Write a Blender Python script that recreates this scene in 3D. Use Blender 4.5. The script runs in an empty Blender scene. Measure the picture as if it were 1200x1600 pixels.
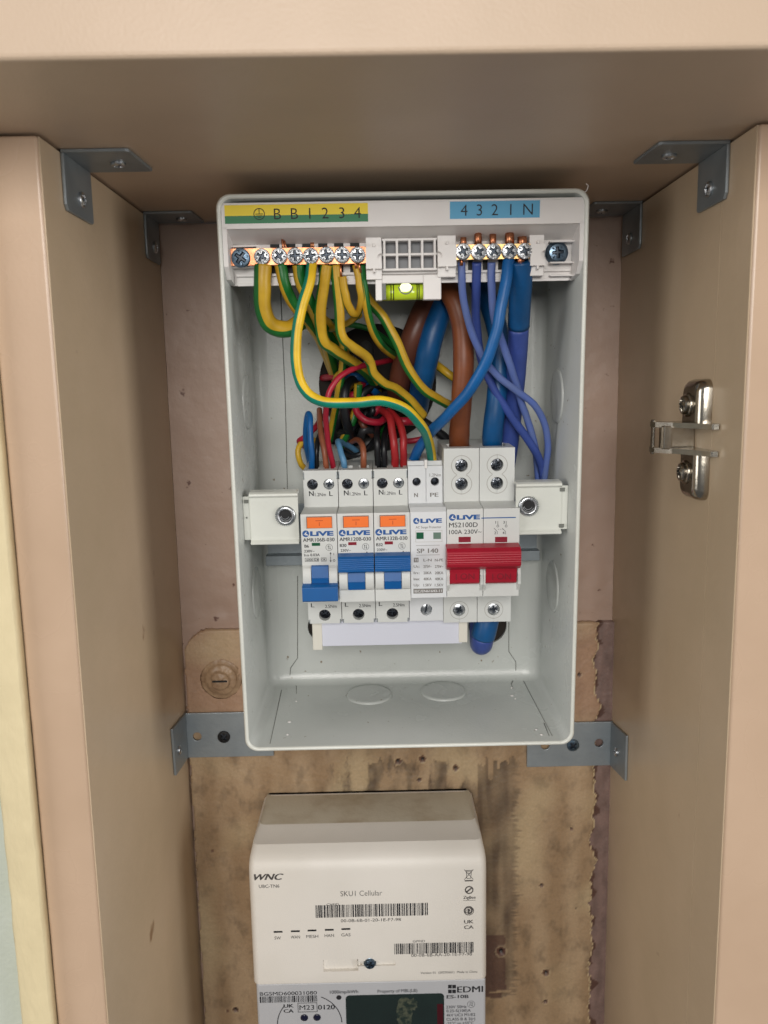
import bpy, bmesh, math, random
from mathutils import Vector, Matrix, noise
random.seed(7)
S = bpy.context.scene
COL = S.collection
R = math.radians
# ------------------------------------------------------------------ camera, world, lights, exposure
FPX, PITCH, YAW, ROLL = 1272.0, 8.83, -0.44, -1.06      # calibrated from the photograph (1200 x 1600)
EYE = 1450.0                                            # all building coordinates are mm relative to the eye
def cam_axes():
    y, p, r = R(YAW), R(PITCH), R(ROLL)
    f = Vector((-math.sin(y), math.cos(y), 0)); rt = Vector((math.cos(y), math.sin(y), 0)); u = Vector((0, 0, 1))
    f2 = f*math.cos(p) - u*math.sin(p); u2 = u*math.cos(p) + f*math.sin(p)
    return rt*math.cos(r) + u2*math.sin(r), u2*math.cos(r) - rt*math.sin(r), f2
RT, UP, FW = cam_axes()
cd = bpy.data.cameras.new('camera'); cam = bpy.data.objects.new('camera', cd); COL.objects.link(cam)
cd.sensor_fit = 'VERTICAL'; cd.sensor_height = 36; cd.sensor_width = 27; cd.lens = FPX/1600*36
cd.clip_start = 0.01; cd.clip_end = 50
m = Matrix((RT, UP, -FW)).transposed().to_4x4(); m.translation = (0, 0, EYE/1000); cam.matrix_world = m
cd.dof.use_dof = True; cd.dof.focus_distance = 0.395; cd.dof.aperture_fstop = 14
S.camera = cam
W = bpy.data.worlds.new('World'); S.world = W; W.use_nodes = True
bg = W.node_tree.nodes['Background']; bg.inputs[0].default_value = (0.95, 0.97, 1.0, 1); bg.inputs[1].default_value = 0.13
def area(name, loc, target, sx, sy, power, col):
    l = bpy.data.lights.new(name, 'AREA'); l.shape = 'RECTANGLE'; l.size = sx; l.size_y = sy; l.energy = power; l.color = col
    o = bpy.data.objects.new(name, l); COL.objects.link(o)
    o.location = loc; o.rotation_euler = (Vector(target)-Vector(loc)).to_track_quat('-Z', 'Y').to_euler()
    return o
area('room_light', (1.25, -0.38, 1.52), (0.0, 0.38, 1.38), 0.6, 0.8, 10, (1.0, 0.975, 0.95))
area('room_light', (-1.25, -0.45, 1.56), (0.0, 0.38, 1.38), 0.6, 0.8, 7, (1.0, 0.975, 0.95))
area('window_light', (-0.1, -1.65, 1.92), (0.0, 0.40, 1.36), 0.9, 0.9, 28, (1.0, 0.965, 0.92))
S.view_settings.view_transform = 'Standard'; S.view_settings.look = 'None'
S.view_settings.exposure = 0.0; S.view_settings.gamma = 1; S.view_settings.use_curve_mapping = False
S.render.resolution_x = 768; S.render.resolution_y = 1024

# ------------------------------------------------------------------ frames and pixel helpers
ID = Matrix.Identity(4)
TILT = 2.3
BOX = Matrix.Translation((13.5, 371, -46.8)) @ Matrix.Rotation(R(TILT), 4, 'X')    # rim centre of the enclosure; y = depth
def ray(px, py): return RT*((px-600)/FPX) - UP*((py-800)/FPX) + FW
def hit(px, py, d, axis=1, F=ID):
    inv = F.inverted(); o = inv @ Vector((0, 0, 0)); v = inv.to_3x3() @ ray(px, py)
    return o + v*((d-o[axis])/v[axis])
def B(px, py, d): return hit(px, py, d, 1, BOX)
def mmpx(px, py, d, F=BOX):
    p = F @ hit(px, py, d, 1, F); return p.dot(FW)/FPX

# ------------------------------------------------------------------ mesh builder
class MB:
    def __init__(s, F=None): s.v = []; s.f = []; s.m = []; s.s = []; s.F = F if F is not None else ID
    def add(s, vs, fs, mi=0, sm=False):
        o = len(s.v); s.v += [Vector(a) for a in vs]
        for f in fs: s.f.append([i+o for i in f]); s.m.append(mi if not isinstance(mi, list) else mi[len(s.m)-0 if 0 else 0]); s.s.append(sm)
        return s
    def box(s, x0, x1, y0, y1, z0, z1, mi=0):
        return s.add([(x, y, z) for x in (x0, x1) for y in (y0, y1) for z in (z0, z1)],
                     [(0,1,3,2),(4,6,7,5),(0,4,5,1),(2,3,7,6),(0,2,6,4),(1,5,7,3)], mi)
    def prism(s, poly, a0, a1, axis=1, mi=0, sm=False):      # polygon in the other two axes, extruded along axis
        def P(u, w, a):
            return {0:(a, u, w), 1:(u, a, w), 2:(u, w, a)}[axis]
        n = len(poly)
        vs = [P(u, w, a0) for u, w in poly] + [P(u, w, a1) for u, w in poly]
        s.add(vs, [tuple(range(n)), tuple(range(2*n-1, n-1, -1))], mi)
        return s.add(vs, [(i, (i+1) % n, n+(i+1) % n, n+i) for i in range(n)], mi, sm)
    def lathe(s, c, prof, axis=1, n=28, mi=0, sm=True, sx=1):   # prof: (r, h) along +axis
        vs = []; fs = []
        for r, h in prof:
            for k in range(n):
                a = 2*math.pi*k/n; u, w = r*math.cos(a)*sx, r*math.sin(a)
                p = {0:(h, u, w), 1:(u, h, w), 2:(u, w, h)}[axis]; vs.append(Vector(c)+Vector(p))
        for j in range(len(prof)-1):
            for k in range(n): fs.append((j*n+k, j*n+(k+1) % n, (j+1)*n+(k+1) % n, (j+1)*n+k))
        if prof[0][0] > 1e-6: fs.append(tuple(range(n)))
        if prof[-1][0] > 1e-6: fs.append(tuple(range((len(prof)-1)*n, len(prof)*n)))
        return s.add(vs, fs, mi, sm)
    def disc(s, c, r, y, n=32, mi=0, sz=1):
        return s.add([(c[0]+r*math.cos(2*math.pi*k/n), y, c[1]+r*sz*math.sin(2*math.pi*k/n)) for k in range(n)], [tuple(range(n))], mi)
    def ring(s, c, r0, r1, y, n=40, mi=0, a0=0, a1=360):
        vs = []
        for k in range(n+1):
            a = R(a0+(a1-a0)*k/n)
            vs += [(c[0]+r0*math.cos(a), y, c[1]+r0*math.sin(a)), (c[0]+r1*math.cos(a), y, c[1]+r1*math.sin(a))]
        return s.add(vs, [(2*k, 2*k+1, 2*k+3, 2*k+2) for k in range(n)], mi)
    def quad(s, x0, x1, z0, z1, y, mi=0): return s.add([(x0,y,z0),(x1,y,z0),(x1,y,z1),(x0,y,z1)], [(0,1,2,3)], mi)
    def line(s, a, b, w, y, mi=0):
        a = Vector(a); b = Vector(b); t = (b-a).normalized(); n = Vector((-t.y, t.x))*w/2
        return s.add([(p.x, y, p.y) for p in (a-n, b-n, b+n, a+n)], [(0,1,2,3)], mi)
    def text(s, t, x, z, h, y, w=None, bold=0.0, shear=0.0, align='C', mi=0, rot=0):
        c = bpy.data.curves.new('t', 'FONT'); c.body = t; c.size = 1; c.resolution_u = 3; c.offset = bold if (bold < 0 or t in ('LiVE',)) else 0; c.shear = shear
        o = bpy.data.objects.new('t', c); me = o.to_mesh()
        if len(me.vertices) == 0: return s
        xs = [q.co.x for q in me.vertices]; x0, x1 = min(xs), max(xs)
        k = h/0.70; kx = k if w is None else w/max(1e-6, (x1-x0))
        off = {'C': (x0+x1)/2, 'L': x0, 'R': x1}[align]
        ca, sa = math.cos(R(rot)), math.sin(R(rot))
        vs = []
        for q in me.vertices:
            u = (q.co.x-off)*kx; v_ = (q.co.y-0.35)*k
            vs.append((x+u*ca-v_*sa, y, z+u*sa+v_*ca))
        s.add(vs, [tuple(p.vertices) for p in me.polygons], mi)
        if bold > .004 and t != 'LiVE':
            for q_ in (1, -1): s.add([(v[0]+q_*bold*1.3*h, v[1]-.012-.006*q_, v[2]) for v in vs], [tuple(p.vertices) for p in me.polygons], mi)
        o.to_mesh_clear(); bpy.data.objects.remove(o); bpy.data.curves.remove(c)
        return s
    def sweep(s, pts, rad, n=14, mi=0, stripe=None, cap=True, flat=1.0):
        # pts: Vectors; stripe: (centre_deg, width_deg, material) green band measured from the side facing the room
        P = pts; rings = len(P); vs = []
        for i in range(rings):
            t = (P[min(i+1, rings-1)]-P[max(i-1, 0)]).normalized()
            ref = Vector((0, -1, 0)); nn = ref - t*ref.dot(t)
            if nn.length < 0.15: nn = Vector((0, -0.3, 1)) - t*Vector((0, -0.3, 1)).dot(t)
            nn.normalize(); bb = t.cross(nn)
            r = rad[i] if isinstance(rad, list) else rad
            a0 = 0
            if stripe:
                c = stripe[0]; c = c if not callable(c) else c(i/(rings-1)); a0 = -R(c)
            for k in range(n):
                a = a0+2*math.pi*k/n; vs.append(P[i]+nn*math.cos(a)*r*flat+bb*math.sin(a)*r)
        o = len(s.v); s.v += vs
        for i in range(rings-1):
            for k in range(n):
                s.f.append([o+i*n+k, o+i*n+(k+1) % n, o+(i+1)*n+(k+1) % n, o+(i+1)*n+k]); s.s.append(True)
                mm = mi
                if stripe:
                    hw_ = max(1, round(stripe[1]/2/360*n))
                    if k < hw_ or k >= n-hw_: mm = stripe[2]
                s.m.append(mm)
        if cap:
            for st in (0, rings-1): s.f.append([o+st*n+k for k in range(n)]); s.m.append(mi); s.s.append(False)
        return s
    def screw(s, c, r, h=1.2, ang=20, cross=0.8, dome=0.35, mi=0, axis=1, sgn=-1, slots=2, teeth=False):
        # a head with its own recess; c = centre of the head's underside, it stands proud along sgn*axis
        nr, na = 12, 56; vs = []; fs = []; rec = set()
        def cp(u, w, hh):
            hh *= sgn
            return Vector(c)+Vector({0:(hh, u, w), 1:(u, hh, w), 2:(u, w, hh)}[axis])
        for i in range(nr+1):
            q = i/nr
            for k in range(na):
                a = 2*math.pi*k/na; u = r*q*math.cos(a); w = r*q*math.sin(a)
                hh = h*(1-dome*q*q) if q < 0.97 else h*(1-dome)*0.72
                best = 9
                for j in range(slots):
                    b = R(ang)+math.pi*j/2 if slots == 2 else R(ang)
                    d = abs(-math.sin(b)*u+math.cos(b)*w); l = abs(math.cos(b)*u+math.sin(b)*w)
                    if l < r*(0.62 if slots == 2 else 0.95): best = min(best, d)
                wd = r*(0.17 if slots == 2 else .13)
                if teeth and 0.66 < q < 0.97 and (k % 4) < 2: hh -= cross*.28
                if best < wd: hh -= cross*min(1, (wd*1.25-best)/wd*1.6); rec.add((i, k))
                if slots == 2:
                    for j in range(2):
                        b = R(ang+45)+math.pi*j/2; d = abs(-math.sin(b)*u+math.cos(b)*w)
                        if d < r*0.05 and r*0.3 < math.hypot(u, w) < r*0.8: hh -= cross*0.22
                vs.append(cp(u, w, hh))
        vs += [cp(r*math.cos(2*math.pi*k/na), r*math.sin(2*math.pi*k/na), 0) for k in range(na)]
        for i in range(nr+1):
            for k in range(na): fs.append((i*na+k, i*na+(k+1) % na, (i+1)*na+(k+1) % na, (i+1)*na+k))
        k0 = len(s.m); s.add(vs, fs, mi, False)
        for i in range(nr):
            for k in range(na):
                if i > 0 and (i, k) in rec and (i+1, (k+1) % na) in rec: s.m[k0+i*na+k] = 1
                if i == 0: s.m[k0+k] = 1
        return s
    def grid(s, nx, nz, fn, mi=0, sm=True, keep=None):
        vs = [fn(i/nx, j/nz) for j in range(nz+1) for i in range(nx+1)]
        fs = [(j*(nx+1)+i, j*(nx+1)+i+1, (j+1)*(nx+1)+i+1, (j+1)*(nx+1)+i) for j in range(nz) for i in range(nx) if keep is None or keep((i+.5)/nx, (j+.5)/nz)]
        return s.add(vs, fs, mi, sm)
    def build(s, name, mats, parent=None, bevel=0, cut=None, org=None, merge=False, seg=2, keepname=False):
        if not isinstance(mats, (list, tuple)): mats = [mats]
        if len(mats) == 1 and 'screw' in name: mats = [mats[0], M['recess']]
        o0 = Vector((0, 0, 0))
        p = parent
        while p is not None: o0 = o0+Vector(p['org']); p = p.parent if 'org' in (p.parent.keys() if p.parent else []) else None
        if org is not None: o0 = Vector(org)
        me = bpy.data.meshes.new(name)
        me.from_pydata([(s.F @ v - o0)*0.001 for v in s.v], [], s.f)
        for mt in mats: me.materials.append(mt)
        me.polygons.foreach_set('material_index', s.m); me.polygons.foreach_set('use_smooth', s.s)
        bm = bmesh.new(); bm.from_mesh(me)
        if merge or cut is not None: bmesh.ops.remove_doubles(bm, verts=bm.verts, dist=1e-6)
        if not getattr(s, 'open', False): bmesh.ops.recalc_face_normals(bm, faces=bm.faces)
        bm.to_mesh(me); bm.free(); me.update()
        ob = bpy.data.objects.new(name, me); COL.objects.link(ob)
        if parent is not None: ob.parent = parent
        else:
            ob.location = ((o0 + Vector((0, 0, EYE)))*0.001)
        if cut is not None:
            cm = MBmesh(cut, o0); co = bpy.data.objects.new('cut', cm); COL.objects.link(co)
            co.parent = parent
            if parent is None: co.location = ob.location
            md = ob.modifiers.new('b', 'BOOLEAN'); md.object = co; md.operation = 'DIFFERENCE'; md.solver = 'EXACT'; md.use_self = True
            bpy.context.view_layer.update()
            dg = bpy.context.evaluated_depsgraph_get(); nm = bpy.data.meshes.new_from_object(ob.evaluated_get(dg))
            ob.modifiers.clear(); ob.data = nm; nm.name = name
            bpy.data.objects.remove(co)
            for i in range(len(nm.materials)-1, -1, -1): pass
        if bevel:
            md = ob.modifiers.new('bevel', 'BEVEL'); md.width = bevel*0.001; md.segments = seg; md.limit_method = 'ANGLE'; md.angle_limit = R(35)
        ob['org'] = (0.0, 0.0, 0.0) if parent is not None else tuple(o0)
        return ob
def MBmesh(mb, o0):
    me = bpy.data.meshes.new('cut'); me.from_pydata([(mb.F @ v - o0)*0.001 for v in mb.v], [], mb.f)
    bm = bmesh.new(); bm.from_mesh(me); bmesh.ops.remove_doubles(bm, verts=bm.verts, dist=1e-6); bmesh.ops.recalc_face_normals(bm, faces=bm.faces); bm.to_mesh(me); bm.free(); return me
def spline(pts, n=10):
    P = [Vector(p) for p in pts]; P = [P[0]*2-P[1]]+P+[P[-1]*2-P[-2]]; out = []
    for i in range(1, len(P)-2):
        p0, p1, p2, p3 = P[i-1:i+3]
        for k in range(n):
            t = k/n; out.append(.5*((2*p1)+(p2-p0)*t+(2*p0-5*p1+4*p2-p3)*t*t+(3*p1-p0-3*p2+p3)*t**3))
    out.append(P[-2]); return out
def tag(o, label, cat, group=None, kind=None):
    o['label'] = label; o['category'] = cat
    if group: o['group'] = group
    if kind: o['kind'] = kind
    return o
def thing(name, org, label, cat, group=None):
    o = bpy.data.objects.new(name, None); COL.objects.link(o); o.empty_display_size = 0.01
    o.location = (Vector(org)+Vector((0, 0, EYE)))*0.001; o['org'] = tuple(org)
    return tag(o, label, cat, group)

# ------------------------------------------------------------------ materials
def srgb(r, g, b):
    f = lambda c: (c/255/12.92) if c/255 <= 0.04045 else ((c/255+0.055)/1.055)**2.4
    return (f(r), f(g), f(b), 1)
def mat(name, c, rough=0.5, metal=0.0, c2=None, scale=120, bump=0.0, bscale=300, spec=0.5, stretch=None, coat=0.0, detail=4, lo=0.35, hi=0.65, trans=0, speck=None):
    m_ = bpy.data.materials.new(name); m_.use_nodes = True; nt = m_.node_tree; N = nt.nodes; L = nt.links; b = N['Principled BSDF']
    c = srgb(*c); b.inputs['Base Color'].default_value = c; b.inputs['Roughness'].default_value = rough; b.inputs['Metallic'].default_value = metal
    b.inputs['Specular IOR Level'].default_value = spec
    if coat: b.inputs['Coat Weight'].default_value = coat; b.inputs['Coat Roughness'].default_value = 0.12
    if trans: b.inputs['Transmission Weight'].default_value = trans
    tc = N.new('ShaderNodeTexCoord'); src = tc.outputs['Object']
    if stretch:
        mp = N.new('ShaderNodeMapping'); mp.inputs['Scale'].default_value = stretch; L.new(src, mp.inputs['Vector']); src = mp.outputs[0]
    if c2:
        c2 = srgb(*c2); n = N.new('ShaderNodeTexNoise'); n.inputs['Scale'].default_value = scale; n.inputs['Detail'].default_value = detail; n.inputs['Roughness'].default_value = 0.6
        L.new(src, n.inputs['Vector']); r = N.new('ShaderNodeValToRGB'); r.color_ramp.elements[0].position = lo; r.color_ramp.elements[1].position = hi
        r.color_ramp.elements[0].color = c; r.color_ramp.elements[1].color = c2; L.new(n.outputs['Fac'], r.inputs[0]); out = r.outputs[0]
        if speck:   # sparse dirt specks
            n3 = N.new('ShaderNodeTexNoise'); n3.inputs['Scale'].default_value = speck[1]; n3.inputs['Detail'].default_value = 3; L.new(src, n3.inputs['Vector'])
            r3 = N.new('ShaderNodeValToRGB'); r3.color_ramp.elements[0].position = speck[2]; r3.color_ramp.elements[1].position = speck[2]+0.05
            L.new(n3.outputs['Fac'], r3.inputs[0]); mx = N.new('ShaderNodeMix'); mx.data_type = 'RGBA'; mx.inputs[7].default_value = srgb(*speck[0])
            L.new(r3.outputs[0], mx.inputs[0]); L.new(out, mx.inputs[6]); out = mx.outputs[2]
        L.new(out, b.inputs['Base Color'])
        mr = N.new('ShaderNodeMapRange'); mr.inputs[3].default_value = rough*0.85; mr.inputs[4].default_value = min(1, rough*1.2)
        L.new(n.outputs['Fac'], mr.inputs[0]); L.new(mr.outputs[0], b.inputs['Roughness'])
    if bump:
        n2 = N.new('ShaderNodeTexNoise'); n2.inputs['Scale'].default_value = bscale; n2.inputs['Detail'].default_value = 3; L.new(src, n2.inputs['Vector'])
        bp = N.new('ShaderNodeBump'); bp.inputs['Strength'].default_value = bump; bp.inputs['Distance'].default_value = 0.001
        L.new(n2.outputs['Fac'], bp.inputs['Height']); L.new(bp.outputs[0], b.inputs['Normal'])
    return m_
def attr_mat(name, rough, bump, bscale):
    m_ = bpy.data.materials.new(name); m_.use_nodes = True; nt = m_.node_tree; N = nt.nodes; L = nt.links; b = N['Principled BSDF']
    a = N.new('ShaderNodeAttribute'); a.attribute_name = 'col'; tc = N.new('ShaderNodeTexCoord')
    n = N.new('ShaderNodeTexNoise'); n.inputs['Scale'].default_value = 700; n.inputs['Detail'].default_value = 5; L.new(tc.outputs['Object'], n.inputs['Vector'])
    mr = N.new('ShaderNodeMapRange'); mr.inputs[3].default_value = 0.82; mr.inputs[4].default_value = 1.16; L.new(n.outputs['Fac'], mr.inputs[0])
    hs = N.new('ShaderNodeHueSaturation'); L.new(a.outputs['Color'], hs.inputs['Color']); L.new(mr.outputs[0], hs.inputs['Value']); L.new(hs.outputs[0], b.inputs['Base Color'])
    b.inputs['Roughness'].default_value = rough
    n2 = N.new('ShaderNodeTexNoise'); n2.inputs['Scale'].default_value = bscale; n2.inputs['Detail'].default_value = 6; L.new(tc.outputs['Object'], n2.inputs['Vector'])
    bp = N.new('ShaderNodeBump'); bp.inputs['Strength'].default_value = bump; bp.inputs['Distance'].default_value = 0.001
    L.new(n2.outputs['Fac'], bp.inputs['Height']); L.new(bp.outputs[0], b.inputs['Normal'])
    return m_
M = {}
M['gloss'] = mat('beige_gloss_paint', (196, 169, 144), 0.27, c2=(188, 161, 136), scale=14, bump=0.05, bscale=500, speck=((160, 130, 105), 60, 0.78))
M['gloss_top'] = mat('cream_gloss_paint', (204, 180, 156), 0.4, c2=(198, 175, 151), scale=14, bump=0.12, bscale=900)
M['inner'] = mat('beige_board_paint', (204, 182, 154), 0.32, c2=(193, 172, 143), scale=9, bump=0.12, bscale=260, speck=((150, 120, 92), 45, 0.74))
M['backp'] = mat('old_pink_paint', (172, 147, 131), 0.45, c2=(162, 137, 122), scale=12, bump=0.35, bscale=160, speck=((95, 62, 50), 130, 0.70))
M['trim'] = mat('cream_wall_paint', (222, 206, 166), 0.55, c2=(215, 199, 160), scale=60, bump=0.8, bscale=170, stretch=(1, 1, .5))
M['wall'] = mat('grey_plaster', (196, 202, 190), 0.75, c2=(190, 196, 182), scale=40, bump=0.3, bscale=500)
M['olivestrip'] = mat('green_grey_strip', (160, 158, 118), 0.6, c2=(148, 146, 108), scale=60, bump=0.3)
M['zinc'] = mat('zinc_steel', (158, 166, 170), 0.45, 0.6, c2=(140, 148, 153), scale=30, bump=0.1, bscale=500)
M['steel'] = mat('bright_steel', (226, 228, 230), 0.3, 1.0, c2=(160, 165, 170), scale=300, bump=0.1, bscale=700)
M['bluezinc'] = mat('blue_passivated_steel', (120, 140, 158), 0.3, 1.0, c2=(90, 108, 125), scale=300)
M['nickel'] = mat('nickel_plate', (178, 172, 160), 0.2, 1.0, c2=(158, 150, 138), scale=60, bump=0.05, bscale=300)
M['blackscrew'] = mat('black_screw', (38, 38, 38), 0.5, 0.5)
M['shell'] = mat('white_powder_coat', (190, 193, 189), 0.26, c2=(184, 188, 184), scale=18, bump=0.12, bscale=900, speck=((130, 118, 100), 260, 0.71))
M['seam'] = mat('seam_shadow_gap', (112, 114, 108), 0.7)
M['rust'] = mat('brown_rust_stain', (112, 86, 64), 0.8, c2=(150, 130, 110), scale=400)
M['plast'] = mat('white_carrier_plastic', (236, 233, 230), 0.38, c2=(231, 227, 224), scale=30, bump=0.03, bscale=900)
M['brk'] = mat('white_breaker_plastic', (214, 216, 213), 0.45, c2=(208, 210, 207), scale=40, bump=0.12, bscale=2600)
M['brk2'] = mat('cool_white_plastic', (222, 224, 226), 0.42, c2=(215, 218, 220), scale=40, bump=0.1, bscale=2600)
M['busw'] = mat('busbar_cover_plastic', (218, 220, 232), 0.4)
M['cap'] = mat('busbar_end_cap', (226, 222, 210), 0.45)
M['dark'] = mat('black_recess', (14, 14, 16), 0.6)
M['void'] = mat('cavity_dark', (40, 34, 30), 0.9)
M['recess'] = mat('screw_recess_shade', (70, 76, 84), 0.4, 0.9)  # darker steel for the cross, the shade of the recess put into colour
M['copper'] = mat('copper', (205, 142, 105), 0.33, 1.0, c2=(180, 112, 80), scale=200, bump=0.1, bscale=500)
M['brass'] = mat('brass', (205, 170, 115), 0.3, 1.0, c2=(190, 150, 100), scale=200)
M['orange'] = mat('orange_plastic', (244, 118, 40), 0.45)
M['bluep'] = mat('blue_toggle_plastic', (2, 92, 160), 0.4, c2=(2, 84, 150), scale=40)
M['redp'] = mat('red_toggle_plastic', (168, 20, 44), 0.38, c2=(156, 18, 40), scale=40, bump=0.03)
M['redd'] = mat('red_moulded_letters', (120, 14, 32), 0.4)
M['ink'] = mat('black_ink', (30, 30, 34), 0.6)
M['greyink'] = mat('grey_ink', (120, 116, 112), 0.6)
M['logo'] = mat('blue_ink', (18, 82, 150), 0.5)
M['white'] = mat('white_ink', (225, 225, 225), 0.5)
M['yel'] = mat('yellow_label', (248, 220, 36), 0.45); M['grn'] = mat('green_label', (30, 124, 76), 0.45); M['cyan'] = mat('light_blue_label', (84, 166, 208), 0.45)
M['winred'] = mat('dark_red_flag', (132, 24, 44), 0.3); M['wingrn'] = mat('green_flag', (14, 86, 56), 0.3); M['wingry'] = mat('grey_green_flag', (104, 128, 114), 0.3)
M['vial'] = mat('lime_fluid', (206, 232, 48), 0.08, coat=0.6); M['vialdark'] = mat('vial_line', (30, 40, 20), 0.3)
M['bubble'] = mat('vial_bubble', (226, 244, 130), 0.05, coat=1)
def wmat(name, c, c2=None, rough=0.4): return mat(name, c, rough, c2=c2 or tuple(int(q*.9) for q in c), scale=90, bump=0.05, bscale=260)
M['wy'] = wmat('yellow_insulation', (208, 168, 44), (190, 150, 36)); M['wg'] = wmat('green_insulation', (22, 112, 44)); M['wt'] = wmat('teal_insulation', (0, 132, 110)); M['wyb'] = wmat('bright_yellow_insulation', (238, 196, 34))
M['wb'] = wmat('blue_insulation', (10, 96, 164)); M['wb2'] = wmat('deep_blue_insulation', (12, 84, 140)); M['wp'] = wmat('periwinkle_insulation', (88, 110, 178), (98, 116, 168)); M['wv'] = wmat('violet_blue_insulation', (62, 84, 160))
M['wlb'] = wmat('light_blue_insulation', (96, 150, 190)); M['wr'] = wmat('red_insulation', (180, 42, 46)); M['wdr'] = wmat('crimson_insulation', (176, 30, 54)); M['wk'] = wmat('black_insulation', (22, 24, 28))
M['wbr'] = wmat('brown_insulation', (136, 76, 44), (120, 66, 40)); M['wlbr'] = wmat('light_brown_insulation', (158, 92, 64)); M['wbr2'] = wmat('dark_brown_insulation', (104, 58, 42))
M['wgy2'] = wmat('dark_grey_sheath', (52, 52, 54)); M['wgy'] = wmat('grey_sheath', (64, 62, 60))
M['hub'] = mat('ivory_hub_plastic', (230, 225, 217), 0.42, c2=(224, 219, 210), scale=16, bump=0.12, bscale=1800, speck=((168, 146, 120), 90, 0.73))
M['meter'] = mat('grey_meter_plastic', (186, 187, 190), 0.4, c2=(180, 181, 184), scale=30, bump=0.05, bscale=900)
M['lcd'] = mat('dark_lcd_glass', (20, 32, 30), 0.1, c2=(26, 42, 38), scale=30, coat=0.8); M['lcdrefl'] = mat('lcd_reflection_paint', (78, 82, 66), 0.5, c2=(24, 40, 34), scale=420, lo=.4, hi=.58)
M['boardpaint'] = attr_mat('old_board_paint', 0.5, 0.6, 260)

# ================================================================== SETTING
# board depths in mm: top board front 242, side panel front 306, back 462
YC, YW, XL, XR, ZT = 306.0, 467.0, -118.0, 138.6, 90.6
w = MB(); w.box(-900, XL-34.6, YC+4, YC+24, -900, 500); o = w.build('wall', M['wall']); o['kind'] = 'structure'
cup = thing('cupboard', (10, 384, -700), 'beige gloss painted meter cupboard, an open box of boards around the fuse box', 'cupboard')
w = MB(); w.box(-330, 360, 241.8, YW+18, ZT, ZT+24); w.build('top_panel', M['gloss_top'], cup, bevel=1.6, seg=3)
def side(x0, x1):
    w = MB(); w.box(x0, x1, YC, YW+18, -700, ZT-0.9); return w.build('side_panel', M['gloss'], cup, bevel=1.0, seg=3)
side(XL-20.6, XL); side(XR, XR+26)
# inner lining boards, 0.6 mm proud, meeting in a fine vertical joint
w = MB(); w.box(XL, XL+0.5, YC+0.8, YW, -699, ZT-1.2); w.build('inner_lining', M['inner'], cup)
w = MB(); w.box(XR-0.5, XR, YC+0.8, 334.2, -699, ZT-1.2); w.box(XR-0.55, XR, 334.5, YW, -699, ZT-1.2); w.build('inner_lining', M['inner'], cup)
def wob(x, z, s, a, seed=0): return a*noise.noise(Vector((x*s+seed, z*s, seed*1.7)))
def backfn(u, v_):
    x = XL+0.6+u*(XR-XL-1.2); z = -420+v_*(ZT+420-1)
    k = max(0, min(1, (-95-z)/40))
    return (x, YW + wob(x, z, .05, .5) + k*wob(x, z, .16, 1.1, 3), z)
w = MB(); w.open = True; w.grid(90, 170, backfn); w.build('back_panel', M['backp'], cup)
w = MB(); w.box(XL-150, XR+150, YW+2.2, YW+8, -699, ZT-1.4); w.build('backing_sheet', M['backp'], cup)
# cream trim strip and a thin olive strip at the far left
def trimfn(u, v_):
    x = XL-20.65 - u*10.4; z = -420+v_*560
    return (x, YC+.5 + (u**4)*1.2 + wob(x, z, .06, .35, 1) + wob(x, z, .5, .12, 5), z)
w = MB(); w.open = True; w.grid(14, 260, trimfn); o = w.build('wall_trim', M['trim'])
md = o.modifiers.new('t', 'SOLIDIFY'); md.thickness = 0.006; md.offset = -1
tag(o, 'lumpy cream painted wooden trim beside the left cupboard panel', 'trim')
w = MB(); w.prism([(XL-35.2, YC+1.6), (XL-31.2, YC+1.2), (XL-31.2, YC+4), (XL-36, YC+4)], -420, 140, axis=2); o = w.build('olive_strip', M['olivestrip'])
tag(o, 'thin olive strip between the cream trim and the grey wall', 'wall_strip')

# ------------------------------------------------------------------ old wooden mounting board behind hub
YB = 461.5
def bpx(px, py): p = hit(px, py, YB); return p.x, p.z
bl, _ = bpx(301, 1250); br, _ = bpx(950, 1250); _, bt = bpx(345, 986)
PAINT, PAINT2, WOOD, DARKW, MAUVE, PLUM, PALE = [Vector(srgb(*c)[:3]) for c in ((170, 145, 115), (152, 126, 96), (112, 96, 76), (84, 68, 54), (132, 108, 100), (86, 52, 46), (196, 176, 140))]
x500, _ = bpx(500, 1200); x810, z1182 = bpx(812, 1182); x928, _ = bpx(926, 1300); _, z1560 = bpx(800, 1555); x765, _ = bpx(765, 1400)
holes = [(bpx(846, 1383), 1.2), (bpx(853, 1520), 2.4), (bpx(852, 1565), 1.6), (bpx(783, 1487), 3.0), (bpx(893, 1295), 0.9), (bpx(622, 1190), 2.0), (bpx(712, 1200), 2.0), (bpx(655, 1218), 1.4), (bpx(368, 1578), 2.0), (bpx(900, 1420), .6), (bpx(332, 1330), .8), (bpx(905, 1054), 1.5), (bpx(355, 1580), .9), (bpx(660, 1186), 2.2)]
xdark = [bpx(a, 1200)[0] for a in (508, 553, 590, 625, 655, 700, 748, 790)]
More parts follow.
